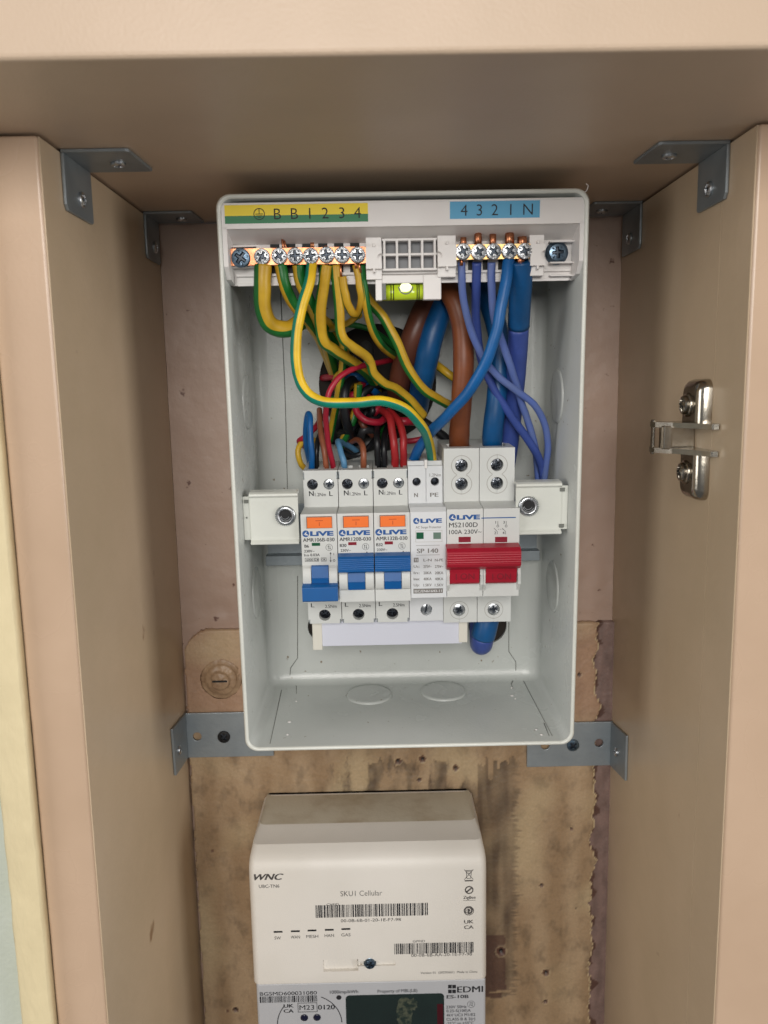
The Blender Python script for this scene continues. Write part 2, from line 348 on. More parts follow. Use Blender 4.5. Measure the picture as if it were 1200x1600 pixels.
def dark_mask(x, z):
    # exposed timber: vertical drips under the fuse box and the strip right of the hub, with ragged fingers
    n1 = noise.noise(Vector((x*.03, z*.14, 4)))*2.2 + noise.noise(Vector((x*.05, z*.6, 1)))*4.0 + noise.noise(Vector((x*.07, z*1.7, 8)))*2.6
    top = z1182 + 5*noise.noise(Vector((x*.3, 0, 9))) + 3*noise.noise(Vector((x*1.1, 2, 9))) - 2
    if not (x500-1 < x < x810-1+n1 and z1560+2*n1 < z < top): return 0
    if x < x765-7:
        q = noise.noise(Vector((x*.10+5, z*.03, 2))) + .4*noise.noise(Vector((x*.3, z*.05, 7))) + .15*noise.noise(Vector((x*.9, z*.5, 3)))
        return max(0, min(1, (q+.02)*4))*(.7+.6*noise.noise(Vector((x*.2, z*.15, 3))))
    for xd, wd, ln in ((x765+.6, 1.5, 15), (x765+5.2, 1.0, 8), (x765-4, 1.2, 6)):     # paint runs down over the bare timber
        if abs(x-xd) < wd and z > z1182-ln+ (0 if abs(x-xd) < wd*.6 else .8): return 0
    return max(.25, min(1, .35+(x810-1+n1-x)/3.5))*(.72+.5*noise.noise(Vector((x*.12, z*.05, 31))))
def boardcol(x, z):
    a = noise.noise(Vector((x*.09, z*.012, 0)))+.35*noise.noise(Vector((x*.05, z*.06, 3)))
    c = PAINT.lerp(PAINT2, max(0, min(1, .5+a*1.5)))
    dz = noise.noise(Vector((x*.13, z*.09, 21)))+.5*noise.noise(Vector((x*.5, z*.3, 22))); c = c*(1-.32*max(0, min(1, dz*1.4)));
    if z > -215: c = c.lerp(Vector(srgb(168, 132, 108)[:3]), max(0, min(1, (z+215)/25))*.7)
    g = noise.noise(Vector((x*.03, z*.03, 7))); c = c.lerp(PALE, max(0, min(.5, g*1.1)))
    d = dark_mask(x, z); h = 0.0
    if d > 0:
        dd = noise.noise(Vector((x*.3, z*.02, 11)))
        c = c.lerp(WOOD.lerp(DARKW, max(0, min(1, .5+dd*1.6))), d); h = .35*d
        if z < z1560+42 and x > x765-4 and x < x810-8+5*noise.noise(Vector((0, z*.15, 3))): c = c.lerp(PLUM*0.8, .7)
    ed = x928 + 4.2*noise.noise(Vector((0, z*.07, 5))) + 1.6*noise.noise(Vector((0, z*.31, 2))) + .5*noise.noise(Vector((x*.2, z*1.1, 2)))
    if x > ed:
        q = noise.noise(Vector((x*.25, z*.1, 6)))
        c = MAUVE.lerp(MAUVE*.7, max(0, min(1, .5+q))); h = .9
        if x-ed < 1.4+7*noise.noise(Vector((1, z*.11, 4))): c = PLUM.lerp(DARKW, .4)
        if x-ed < .55: c = PALE*1.15
    for (hc, r) in holes:
        dd = math.hypot(x-hc[0], z-hc[1])
        if dd < r*.45: c = Vector((.01, .008, .006)); h = 1.5
        elif dd < r: c = c.lerp(PLUM, .75); h = .3
        elif dd < r*1.35: c = c.lerp(PALE, .3); h = -.25
    return c, h
def board():
    x1b = br+3.2; zb = -440; nx, nz = 330, 330
    w = MB(); w.open = True; cols = {}
    def inside(x, z):
        lft = bl + .6*noise.noise(Vector((0, z*.3, 1)))+1.0*noise.noise(Vector((3, z*.06, 1)))
        if x < lft or x > x1b+.8*noise.noise(Vector((0, z*.15, 8))): return False
        tp = bt + .8*noise.noise(Vector((x*.1, 2, 2)))
        r = 16
        if x < bl+r and z > tp-r and math.hypot(x-bl-r, z-tp+r) > r: return False
        return z < tp
    cc = []
    def fn(u, v_):
        x = bl-2+u*(x1b+3-bl+2); z = zb+v_*(bt+2-zb); c, h = boardcol(x, z); cc.append(c)
        return (x, YB + h + .35*noise.noise(Vector((x*.07, z*.07, 1)))+.12*noise.noise(Vector((x*.5, z*.5, 1))), z)
    w.grid(nx, nz, fn, keep=lambda u, v_: inside(bl-2+u*(x1b+3-bl+2), zb+v_*(bt+2-zb)))
    t = thing('mounting_board', (10, YB, -440), 'old painted timber backboard with peeling drips behind the fuse box and hub', 'board')
    o = w.build('panel', M['boardpaint'], t)
    at = o.data.color_attributes.new('col', 'FLOAT_COLOR', 'POINT')
    for i, c in enumerate(cc): at.data[i].color = (c[0], c[1], c[2], 1)
    md = o.modifiers.new('t', 'SOLIDIFY'); md.thickness = 0.008; md.offset = 1 if o.data.polygons[0].normal.y > 0 else -1
    # painted-over bolt with washer
    cx, cz = bpx(346, 1061); w = MB()
    nn = 56; prof = [(0, -4.6), (4.6, -4.6), (5.3, -4.0), (5.4, -2.6), (6.6, -2.4), (8.6, -1.9), (9.3, -1.2), (9.6, -.4), (11.4, -.5), (12.6, .3)]
    w.lathe((cx, YB, cz), prof, n=nn, sx=1.0)
    w.v = [v+Vector((0, .8*noise.noise(v*.35), 0)) + Vector((.5*noise.noise(v*.2), 0, .5*noise.noise(v*.2+Vector((5, 5, 5))))) for v in w.v]
    bo = w.build('bolt', M['boltp'], t)
    w = MB(); w.box(cx-4.4, cx+4.2, YB-5.2, YB-4.5, cz-.2, cz+.75); w.build('slot', M['dark'], bo)
    return t
M['boltp'] = mat('bolt_paint', (172, 144, 114), 0.45, c2=(146, 118, 92), scale=120, bump=0.6, bscale=300)
board()

# ------------------------------------------------------------------ angle brackets
def slab(w, pts, n, th):      # planar polygon with thickness along n
    a = [Vector(p) for p in pts]; b = [p+Vector(n)*th for p in a]; k = len(a)
    w.add(a+b, [tuple(range(k)), tuple(range(2*k-1, k-1, -1))]+[(i, (i+1) % k, k+(i+1) % k, k+i) for i in range(k)])
def corner_bracket(right, y0, y1, lx, lz, label):
    sg = -1 if right else 1; xw = XR-.6 if right else XL+.6; zt = ZT-.05
    t = thing('corner_bracket', (xw, y0, zt), label, 'bracket', 'corner brackets under the top panel')
    w = MB(); ch = (y1-y0)*.42
    slab(w, [(xw, y0, zt), (xw+sg*(lx-1.2), y0, zt), (xw+sg*lx, y0+1.2, zt), (xw+sg*(lx+1.2), y1-1, zt), (xw+sg*(lx+.6), y1, zt), (xw, y1, zt)], (0, 0, -1), 1.3)
    slab(w, [(xw, y0, zt-1.3), (xw, y0, zt-lz+2.2), (xw, y0+1.6, zt-lz), (xw, y1-1, zt-lz), (xw, y1, zt-lz+1), (xw, y1, zt-1.3)], (sg, 0, 0), 1.3)
    w.build('plate', M['zinc'], t, bevel=.35)
    ym = (y0+y1)/2
    w = MB(); w.screw((xw+sg*lx*.66, ym+1, zt-1.3), 2.9, 1.7, ang=30, axis=2, sgn=-1, dome=.5); w.build('screw', M['steel'], t)
    w = MB(); w.screw((xw+sg*1.3, ym+1, zt-lz*.68), 3.1, 1.7, ang=10, axis=0, sgn=sg, dome=.5); w.build('screw', M['steel'], t)
def yon(px, py, z): return hit(px, py, z, axis=2)
a = hit(91, 240, XL, 0).y; b_ = hit(134, 262, XL, 0).y
corner_bracket(False, a, b_, yon(190, 223, ZT).x-XL, ZT-hit(137, 350, XL, 0).z, 'zinc angle bracket nearest the viewer in the top left corner of the cupboard')
a2 = hit(222, 340, XL, 0).y; b2 = hit(252, 350, XL, 0).y
corner_bracket(False, a2, min(YW-4, b2), 25, ZT-hit(246, 414, XL, 0).z, 'shaded zinc angle bracket deep in the top left corner, left of the fuse box')
a3 = hit(1144, 230, XR, 0).y; b3 = hit(1098, 256, XR, 0).y
corner_bracket(True, a3, b3, XR-yon(1044, 210, ZT).x, ZT-hit(1098, 332, XR, 0).z, 'zinc angle bracket nearest the viewer in the top right corner of the cupboard')
a4 = hit(1006, 330, XR, 0).y; b4 = hit(978, 345, XR, 0).y
corner_bracket(True, a4, min(YW-4, b4), 25, ZT-hit(980, 400, XR, 0).z, 'shaded zinc angle bracket deep in the top right corner, right of the fuse box')

def lower_bracket(right):
    yp = YB-2.4
    if not right:
        t = thing('angle_bracket', (XL, yp, -190), 'grey folded steel bracket with a black screw at the lower left of the fuse box', 'bracket', 'angle brackets under the fuse box')
        a = hit(292, 1115, yp); b = hit(425, 1113, yp); c = hit(425, 1183, yp); d = hit(296, 1184, yp); xw = XL+.7
        w = MB(); xx = xw; sg = 1
        zt, zb = a.z, d.z; xe = b.x
        hl = [hit(308, 1151, yp)]; sc = hit(350, 1151, yp); fl = (hit(266, 1140, xw, 0), hit(272, 1212, xw, 0)); smat = M['blackscrew']; fs = (hit(276, 1172, xw, 0))
    else:
        t = thing('angle_bracket', (XR, yp, -200), 'grey folded steel bracket, blue zinc screw, at the lower right of the fuse box', 'bracket', 'angle brackets under the fuse box')
        a = hit(824, 1132, yp); b = hit(957, 1128, yp); d = hit(824, 1200, yp); xw = XR-.7; sg = -1
        zt, zb = b.z, d.z+.5; xe = a.x
        hl = [hit(852, 1165, yp), hit(936, 1161, yp)]; sc = hit(895, 1164, yp); fl = (hit(982, 1150, xw, 0), hit(980, 1220, xw, 0)); smat = M['bluezinc']; fs = hit(967, 1175, xw, 0)
    cut = MB()
    for h in hl: cut.lathe((h.x, yp-2, h.z), [(2.6, 0), (2.6, 4.2)], n=24)
    w = MB(); w.box(min(xw, xe), max(xw, xe), yp, yp+1.4, zb, zt)
    w.build('plate', M['zinc'], t, cut=cut, bevel=.2)
    w = MB(); slab(w, [(xw, yp-.02, zt), (xw, fl[0].y, fl[0].z), (xw, fl[1].y, fl[1].z), (xw, yp-.02, zb)], (sg, 0, 0), 1.4)
    w.build('flange', M['zinc'], t, bevel=.3)
    w = MB(); w.screw((sc.x, yp, sc.z), 3.7, 1.3, ang=40, dome=.3, cross=1.0); w.build('screw', smat, t)
    w = MB(); w.screw((fs.x+sg*1.4, fs.y, fs.z), 2.6, 1.5, ang=20, axis=0, sgn=sg, dome=.5); w.build('screw', M['steel'], t)
lower_bracket(False); lower_bracket(True)

# ------------------------------------------------------------------ hinge mounting plate on right panel
def hinge():
    zc = hit(1100, 690, XR, 0).z; zt = hit(1112, 592, XR-3, 0).z; zb = hit(1100, 785, XR-3, 0).z
    t = thing('hinge_plate', (XR, 345, zc), 'nickel plated hinge mounting plate screwed to the right cupboard panel, its hinge arm gone', 'hinge plate')
    xs = XR-.6; zm0, zm1 = hit(1100, 712, XR-6, 0).z, hit(1100, 664, XR-6, 0).z
    def wing(w, z0, z1, rt):
        # rounded slab: profile in (y,z) inset as it rises from the panel
        rings = []
        for (ins, hh) in ((0, 0), (0, 2.0), (.7, 4.2), (2.0, 5.6), (3.2, 6.0)):
            pts = []; y0, y1 = 335+ins*.9, 353.5-ins*.6; a0, a1 = z0+(0 if rt else ins), z1-(ins if rt else 0); r = 4.5-ins*.5
            for (cy, cz, s0) in ((y1-r, a1-r, 0), (y0+r, a1-r, 90), (y0+r, a0+r, 180), (y1-r, a0+r, 270)):
                rr = r if ((rt and s0 in (0, 90)) or (not rt and s0 in (180, 270))) else .5
                ccy = (y1-rr) if s0 in (0, 270) else (y0+rr); ccz = (a1-rr) if s0 in (0, 90) else (a0+rr)
                for k in range(7):
                    an = R(s0+15*k); pts.append((ccy+rr*math.cos(an), ccz+rr*math.sin(an)))
            rings.append([(xs-hh, p[0], p[1]) for p in pts])
        n = len(rings[0]); vs = [p for r_ in rings for p in r_]
        fs = [(j*n+k, j*n+(k+1) % n, (j+1)*n+(k+1) % n, (j+1)*n+k) for j in range(len(rings)-1) for k in range(n)]
        w.add(vs, fs, 0, True); w.add(rings[-1], [tuple(range(n))]); w.add(rings[0], [tuple(range(n))])
    w = MB(); wing(w, zm1-1, zt, True); wing(w, zb, zm0+1, False); w.build('base_plate', M['nickel'], t)
    # central channel: two flared cheeks and a web
    w = MB()
    for z0 in (zm1-1.3, zm0):
        w.prism([(xs, 326.5), (xs-2.6, 327.5), (xs-5, 332), (xs-9, 340), (xs-12, 346), (xs-17.5, 352), (xs-18.2, 357), (xs-14, 358), (xs, 357)], z0-.5, z0+1.7, axis=2)
    w.box(xs-13, xs, 352, 353.6, zm0+1.5, zm1-1.3)
    w.box(xs-15.5, xs-11.8, 346.5, 353, zm0+1.3, zm1-1.1)
    w.box(xs-17.8, xs-16.6, 354, 357, zm0-1.4, zm1+1.4)
    w.build('channel', M['nickel'], t, bevel=.45)
    for z in ((zt+zm1)/2-1.5, (zb+zm0)/2+1.5):
        w = MB(); w.lathe((xs-5.6, 346, z), [(5.2, 0), (5.0, -1.0), (4.2, -1.3)], axis=0); w.screw((xs-6.6, 346, z), 4.0, 2.6, ang=25, axis=0, sgn=-1, dome=.35, cross=1.2); w.build('screw', M['nickel'], t)
hinge()

# ================================================================== ENCLOSURE (fuse box)
HW, HH, DEP = 80.6, 129.3, 82.0       # half width, half height, depth
def rrect(hw, hh, r, n=6, cz=0):
    p = []
    for cx, cz_, s0 in ((hw-r, hh-r, 0), (-hw+r, hh-r, 90), (-hw+r, -hh+r, 180), (hw-r, -hh+r, 270)):
        for k in range(n+1): an = R(s0+90*k/n); p.append((cx+r*math.cos(an), cz+cz_+r*math.sin(an)))
    return p
def loft(w, rings, mi=0, sm=True, close=True):
    n = len(rings[0][0]); vs = [(x, y, z) for pts, y in rings for x, z in pts]
    w.add(vs, [(j*n+k, j*n+(k+1) % n, (j+1)*n+(k+1) % n, (j+1)*n+k) for j in range(len(rings)-1) for k in range(n)], mi, sm)
fb = thing('fuse_box', BOX @ Vector((0, DEP, -HH)), 'open white metal consumer unit, its cover off, fixed in the cupboard above the hub', 'fuse box')
w = MB(BOX); w.open = True
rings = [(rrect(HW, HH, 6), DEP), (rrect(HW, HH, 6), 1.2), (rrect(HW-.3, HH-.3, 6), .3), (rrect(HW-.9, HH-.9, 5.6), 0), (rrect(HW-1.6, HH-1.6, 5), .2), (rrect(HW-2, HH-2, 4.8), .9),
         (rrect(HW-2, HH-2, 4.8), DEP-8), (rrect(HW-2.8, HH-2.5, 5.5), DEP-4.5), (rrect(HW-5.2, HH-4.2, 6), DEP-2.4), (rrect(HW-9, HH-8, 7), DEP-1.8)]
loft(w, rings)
nr_ = len(rings[0][0])
for i_ in range(1, 5):  # rim faces get a whiter paint, the light they catch put into colour
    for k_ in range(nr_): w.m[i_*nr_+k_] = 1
# back wall with the cable entry hole and two knock-out holes
ph = B(590, 600, DEP-1.8); p1 = B(500, 985, DEP-1.8); p2 = B(762, 985, DEP-1.8)
inner = rings[-1][0]
M['shellw'] = mat('white_lug_and_lit_rim_paint', (222, 224, 216), 0.25, c2=(216, 218, 210), scale=40, bump=0.08, bscale=400)
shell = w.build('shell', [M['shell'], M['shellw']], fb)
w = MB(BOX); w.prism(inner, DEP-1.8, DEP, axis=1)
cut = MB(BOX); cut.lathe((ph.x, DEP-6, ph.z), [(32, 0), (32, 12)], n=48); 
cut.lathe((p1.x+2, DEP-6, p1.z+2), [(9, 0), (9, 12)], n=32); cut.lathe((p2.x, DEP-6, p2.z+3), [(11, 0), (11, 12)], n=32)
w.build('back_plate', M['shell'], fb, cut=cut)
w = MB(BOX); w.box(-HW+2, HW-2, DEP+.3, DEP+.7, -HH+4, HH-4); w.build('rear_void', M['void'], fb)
# embossed knock-outs on the floor and the side walls
fz = -HH+2
for px, py, r in ((577, 1086, 12.5), (693, 1081, 12.5)):
    h = hit(px, py, fz, 2, BOX)
    w = MB(BOX); w.lathe((h.x, h.y, fz), [(r+.6, -.5), (r+.3, .5), (r-.2, 1.1), (r-1.6, 1.2), (0, 1.2)], axis=2, n=56); w.build('knockout', M['shell'], fb)
for sx in (-1, 1):
    for z, yy, r in ((-62, 46, 13), (38, 46, 13)):
        w = MB(BOX); xx = sx*(HW-2); n_ = [(r+.9, .3), (r+.3, -.7), (r-.4, -.9), (0, -.9)]
        w.lathe((xx, yy, z), [(a_, -sx*abs(b__)) if b__ < 0 else (a_, sx*b__) for a_, b__ in n_], axis=0, n=48); w.build('knockout', M['shell'], fb)
# folded seams: fine joint lines on back wall and floor, plus raised flutes of the corner fold
w = MB(BOX)
def bline(pts, d, r=.32):
    w.sweep([B(a, b, d) for a, b in pts], r, n=6)
bline([(438, 446), (443, 560), (446, 630), (449, 760), (453, 860)], DEP-1.85, .25); bline([(465, 900), (465, 1028), (454, 1044), (453, 1056)], DEP-1.85, .25)
bline([(795, 972), (795, 1018), (806, 1034), (806, 1050)], DEP-1.85, .25)
def fline(pts, r=.3): w.sweep([hit(a, b, fz+.05, 2, BOX) for a, b in pts], r, n=6)
fline([(453, 1064), (463, 1072), (463, 1084)], .2); fline([(440, 1078), (422, 1162)], .18); fline([(818, 1064), (863, 1150)], .18); fline([(806, 1056), (799, 1068), (801, 1076)], .25); fline([(850, 1130), (858, 1150)], .2)
for a, b in ((-HW+14, 0), (HW-14, 0)):
    pass
w.build('fold_seam', M['seam'], fb)
w = MB(BOX)
for a, b, r in ((452, 1128, 1.1), (449, 1148, .8), (463, 1096, .7), (838, 1140, .7), (846, 1148, 1.0), (800, 1087, 1.1), (800, 1075, .8), (805, 1092, .6)):
    w = MB(BOX); h = hit(a, b, fz, 2, BOX); w.lathe((h.x, h.y, fz), [(r*.9, 0), (r*.6, .3), (0, .4)], axis=2, n=10); w.build('paint_fleck', M['plast'], fb)
w = MB(BOX)
for px, py, rx in ((426, 1068, 4.2), (829, 1060, 2.6), (441, 1062, 1.6)):
    h = hit(px, py, fz, 2, BOX); h.y = min(h.y, DEP-3)
    pts = [(h.x+rx*(1+.4*noise.noise(Vector((k*1.3, px, 0))))*math.cos(k*math.pi/9), h.y+rx*.55*(1+.4*noise.noise(Vector((k*.9, px, 1))))*math.sin(k*math.pi/9)) for k in range(18)]
    w = MB(BOX); w.prism(pts, fz-.2, fz+.12+.02*rx, axis=2); w.build('rust_spot', M['rust'], fb)
# din rail
w = MB(BOX)
rz = (B(600, 800, 70).z+B(600, 868, 70).z)/2
w.box(-HW+4, HW-4, 72, 73.2, rz-17.5, rz-12); w.box(-HW+4, HW-4, 72, 73.2, rz+12, rz+17.5); w.box(-HW+4, HW-4, 79, 80, rz-12.5, rz+12.5)
w.box(-HW+4, HW-4, 73.2, 79.5, rz-13, rz-12); w.box(-HW+4, HW-4, 73.2, 79.5, rz+12, rz+13)
w.build('din_rail', M['zinc'], fb, bevel=.3)
# lid lugs with threaded inserts
def lug(right):
    if right: x0, x1 = B(806, 790, 17).x, HW-2; zt = B(850, 753, 17).z; zb = B(850, 834, 17).z; ic = B(826, 791, 16); sx = 1
    else: x0, x1 = -HW+2, B(466, 800, 17).x; zt = B(420, 769, 17).z; zb = B(420, 850, 17).z; ic = B(446, 806, 16); sx = -1
    w = MB(BOX); prof = [(24, zt+.2), (17.5, zt), (15.6, zt-.6), (15.2, zt-1.7), (16.6, zt-2.6), (16.8, zb+3.4), (16.2, zb+2.2), (14.6, zb+1), (15, zb+.1), (17.5, zb-.2), (24, zb), (24, zb+1.2), (18.2, zb+1.2), (18.2, zt-1.2), (24, zt-1.2)]
    a, b = (x0, x1-3.5) if right else (x0+3.5, x1)
    w.prism(prof, a, b, axis=0)
    w.box(a if not right else b, (a-3.4) if not right else b+3.4, 17.2, 18.6, zb+2, zt-2)
    o = w.build('lid_lug', M['shellw'], fb, bevel=.35)
    w = MB(BOX); n = 40
    w.lathe((ic.x, 16.6, ic.z), [(5.0, .4), (5.0, -.5), (4.6, -1.0), (3.4, -1.5), (3.1, -1.2), (2.9, .6)], n=40); ins = w.build('threaded_insert', M['steel'], o)
    w = MB(BOX)
    for k in range(30):
        an = 2*math.pi*k/30; c, s_ = math.cos(an), math.sin(an)
        w.add([(ic.x+r*c-q*s_, y, ic.z+r*s_+q*c) for r, y in ((3.7, 15.0), (4.9, 15.3)) for q in (-.12, .12)] + [(ic.x+r*c, y-.25, ic.z+r*s_) for r, y in ((3.7, 15.0), (4.9, 15.3))], [(0, 2, 5, 4), (1, 4, 5, 3)])
    w.v = w.v; ins2 = w.build('serration', M['zinc'], o)
    w = MB(BOX); w.disc((ic.x, ic.z), 3.0, 16.3); w.build('bore', M['dark'], o)
    w = MB(BOX)
    for j in range(2): w.ring((ic.x-.2*j, ic.z+.3*j), 2.75-.7*j, 2.45-.6*j, 16.2-.03*j+0.02, a0=190, a1=340)
    w.build('thread', M['steel'], o)
    w = MB(BOX)
    if right:
        q = mmpx(900, 790, 17); w.box(x1-4.4, x1-2.0, 15.9, 16.7, zt-4.6-0, zt-2.9); w.box(x1-4.4, x1-2.0, 15.9, 16.7, zb+3.2, zb+4.8)
    else:
        h = B(385.5, 809, 16.5); w.disc((h.x, h.z), .45, 16.5); w.box(x0+1.0, x0+3.0, 15.9, 16.7, zt-5, zt-3.4)
    w.build('notch', M['seam'], o)
M['shellw'] = mat('white_lug_and_lit_rim_paint', (222, 224, 216), 0.25, c2=(216, 218, 210), scale=40, bump=0.08, bscale=400)
lug(False); lug(True)

# ------------------------------------------------------------------ terminal carrier
D0, D1 = 1.4, 16.0
xl, xr = B(346, 340, D0).x, B(914, 330, D0).x
zhb = B(600, 354, D0).z                       # lower edge of header face
ztop = HH-3.6
zbk = B(600, 379, D1).z; zled = B(600, 425, 15).z; zlb = B(600, 442, 15).z
car = MB(BOX)
car.prism([(D0, ztop), (D0, zhb), (D0+1.4, zhb), (D1-3, zbk+1.2), (D1, zbk), (D1+1.5, zbk), (D1+1.5, ztop)], xl, xr, axis=0)
car.box(xl+1, xr-1, D1, D1+1.5, zlb-.2, zbk)                                        # back plate
car.box(xl+3, xr-3, 13.2, D1, zled-1.2, zled)                                      # ledge shelf
car.box(xl+3, xr-3, 14.6, 15.9, zlb, zled-1.2)
car.box(xl+3.5, xr-3.5, 13.8, 14.7, zlb-.5, zlb+.7)
for (a, b) in ((xl, xl+2), (xr-2, xr)):                                              # end walls with chamfered foot
    car.prism([(D0, zhb+1), (D0, zled+2), (D0+5, zled-3), (D1, zlb), (D1+1.5, zlb), (D1+1.5, zhb+1)], a, b, axis=0)
for px0, px1 in ((858, 905), (357, 400)):
    for py in (378, 411, 431) if px0 > 600 else (386, 418):
        h0, h1 = B(px0, py, 13), B(px1, py, 13); car.box(h0.x, h1.x, 11, D1, h0.z-.35, h0.z+.35)
# step line on the header top
car.box(xl+1, xr-1, D0-.35, D0, ztop-.9, ztop-.2)
cut = MB(BOX)
ga, gb = B(600, 380, D1), B(678, 420, D1)
gx0, gx1, gz0, gz1 = ga.x, gb.x, gb.z, ga.z; cwid = (gx1-gx0)/4
cells = [(gx0+i*cwid+.55, gx0+(i+1)*cwid-.55, z0, z1) for i in range(4) for z0, z1 in ((gz0+.4, (gz0+gz1)/2-.5), ((gz0+gz1)/2+.5, gz1-.4))]
for i in range(4):
    for z0, z1 in ((gz0+.4, (gz0+gz1)/2-.5), ((gz0+gz1)/2+.5, gz1-.4)):
        cut.box(gx0+i*cwid+.55, gx0+(i+1)*cwid-.55, D1-.4, D1+.9, z0, z1)
for px in (430, 455, 480, 505, 530, 555):
    h = B(px, 384, D1); cut.box(h.x-2.2, h.x+1.8, D1-1, D1+4, h.z-1, h.z+2.4)
    h = B(px, 420, D1); cut.box(h.x-2.2, h.x+1.8, D1-1, D1+4, h.z-1.2, h.z+2)
for px in (735, 758, 782, 806):
    h = B(px, 416, D1); cut.box(h.x-1.3, h.x+1.3, D1-1, D1+4, h.z-1.2, h.z+2)
carrier = car.build('terminal_carrier', M['plast'], fb, bevel=.3, cut=None)
w = MB(BOX)      # slot recesses behind the bars
for px in (430, 455, 480, 505, 530, 555):
    for py, q in ((384, 1.5), (421, 1.9)):
        h = B(px, py, D1-.1); w.box(h.x-2.3, h.x+1.9, D1-.15, D1-.05, h.z-q, h.z+q)
for px in (735, 758, 782, 806):
    h = B(px, 414, D1-.1); w.box(h.x-1.1, h.x+1.1, D1-.15, D1-.05, h.z-2.2, h.z+2.2)
w.build('slot', M['dark'], carrier)
# lattice window
w = MB(BOX); lx0, lx1 = gx0-1.0, gx1+1.0; lz0, lz1 = gz0-1.2, gz1+1.2; yf = 9.5
for i in range(5):
    xx = gx0+i*cwid; w.box(xx-.55, xx+.55, yf, D1, lz0, lz1)
for zz in (lz0, (gz0+gz1)/2-.5, lz1-1.1): w.box(lx0, lx1, yf+.05, D1, zz, zz+1.1)
w.build('lattice', M['plast'], carrier, bevel=.25)
w = MB(BOX); w.quad(gx0, gx1, gz0, gz1, D1-.12); w.build('lattice_back', mat('lattice_shadow_grey', (150, 152, 156), .5), carrier)
# clips
def clip(px0, px1, py0, py1, flip):
    a, b = B(px0, py0, 7), B(px1, py1, 7); x0, x1, z1, z0 = a.x, b.x, a.z, b.z; c = (z0+z1)/2; wd = x1-x0
    w = MB(BOX); w.box(x0, x1, 9, D1, z0, z1)
    n = 10; pts = [(x0-.0, c-4.6), (x0, c+4.6), (x1, c+4.6)]
    arc = [(x1-1.9*math.sin(R(180*k/n)), c+1.9*math.cos(R(180*k/n))) for k in range(n+1)]
    pts += arc + [(x1, c-4.6)]
    if flip: pts = [(x0+x1-p[0], p[1]) for p in pts]
    w.prism(pts, 6.2, 9, axis=1)
    w.box((x0+x1)/2-.5, (x0+x1)/2+.5, 5.6, 9, c+4.6, c+6.2); w.box((x0+x1)/2-.5, (x0+x1)/2+.5, 5.6, 9, c-6.2, c-4.6)
    w.build('bar_clip', M['plast'], carrier, bevel=.25)
clip(571, 597, 370, 436, False); clip(684, 713, 367, 432, True); clip(829, 851, 366, 430, False)
# level holder
lf = B(583, 443, 12); rt_ = B(689, 470, 12); vx0, vx1 = B(597, 445, 12).x, B(661, 445, 12).x; zt_, zb_ = B(640, 430, 12).z, B(640, 469, 12).z; zv = B(640, 443, 12).z
w = MB(BOX); w.box(lf.x+1, vx0, 10, 18, zb_, zt_); w.box(vx1, rt_.x, 10, 18, zb_, zt_); w.box(vx0, vx1, 10, 18, zv, zt_)
w.build('level_holder', M['plast'], carrier, bevel=.35)
w = MB(BOX); vc = (zv+zb_)/2; vr = (zv-zb_)/2-.1
w.lathe((vx0, 14, vc), [(vr, .1), (vr, vx1-vx0-.1)], axis=0, n=32); lev = w.build('spirit_level', M['vial'], fb)
w = MB(BOX)
for px in (611, 615, 652, 655): x = B(px, 455, 10).x; w.lathe((x-.22, 14, vc), [(vr+.04, 0), (vr+.04, .44)], axis=0, n=32)
w.box(vx0-.01, B(603, 455, 10).x, 9.9, 18, zb_+.3, zv-.02); w.build('vial_mark', M['vialdark'], lev)
bc = B(634, 452, 10)
w = MB(BOX); w.ring((bc.x, bc.z+1.2), 3.4, 2.9, 14-vr-.05, a0=180, a1=360); w.build('vial_mark', M['vialdark'], lev)
w = MB(BOX); w.disc((bc.x, bc.z+.9), 2.7, 14-vr-.03, sz=.75); w.build('bubble', M['bubble'], lev)

w = MB(BOX); c_ = B(917, 297, 1); w.sweep(spline([c_+Vector((-1, 0, -1)), c_, c_+Vector((.3, -.6, 1.6)), c_+Vector((-.6, -1, 2.4))], 5), .22, n=6); w.build('plastic_burr', M['plast'], carrier)
# labels
def px_quad(w, px0, px1, py0, py1, d, mi=0):
    a, b = B(px0, (py0+py1)/2, d), B(px1, (py0+py1)/2, d); zt, zb = B((px0+px1)/2, py0, d).z, B((px0+px1)/2, py1, d).z
    w.quad(a.x, b.x, zb, zt, d, mi)
    return a.x, b.x, zb, zt
w = MB(BOX); x0, x1, z0, z1 = px_quad(MB(BOX), 351, 575, 319, 348, D0-.1)
zm = z0+(z1-z0)*.42
w.box(x0, x1, D0-.12, D0-.0, zm, z1, 0); w.box(x0, x1, D0-.12, D0, z0, zm, 1)
lab = w.build('earth_label', [M['yel'], M['grn']], carrier)
w = MB(BOX); zc = (z0+z1)/2
for ch, px in (('B', 433.5), ('B', 460), ('1', 484), ('2', 508), ('3', 534), ('4', 558.5)):
    w.text(ch, B(px, 332, D0).x, zc, 4.6, D0-.18, bold=-.005)
h = B(405, 333, D0); w.ring((h.x, zc), 2.45, 2.1, D0-.18); w.line((h.x, zc+2.2), (h.x, zc), .3, D0-.18)
for k, l in ((0, 1.7), (-.7, 1.2), (-1.3, .7)): w.line((h.x-l, zc+k), (h.x+l, zc+k), .28, D0-.18)
w.build('lettering', M['ink'], carrier)
w = MB(BOX); x0, x1, z0, z1 = px_quad(MB(BOX), 703, 843.5, 314, 341, D0-.1); w.box(x0, x1, D0-.12, D0, z0, z1); w.build('neutral_label', M['cyan'], carrier)
w = MB(BOX); zc = (z0+z1)/2
for ch, px in (('4', 725), ('3', 749), ('2', 773), ('1', 798), ('N', 825)): w.text(ch, B(px, 328, D0).x, zc, 4.7, D0-.18, bold=-.005)
w.build('lettering', M['ink'], carrier)
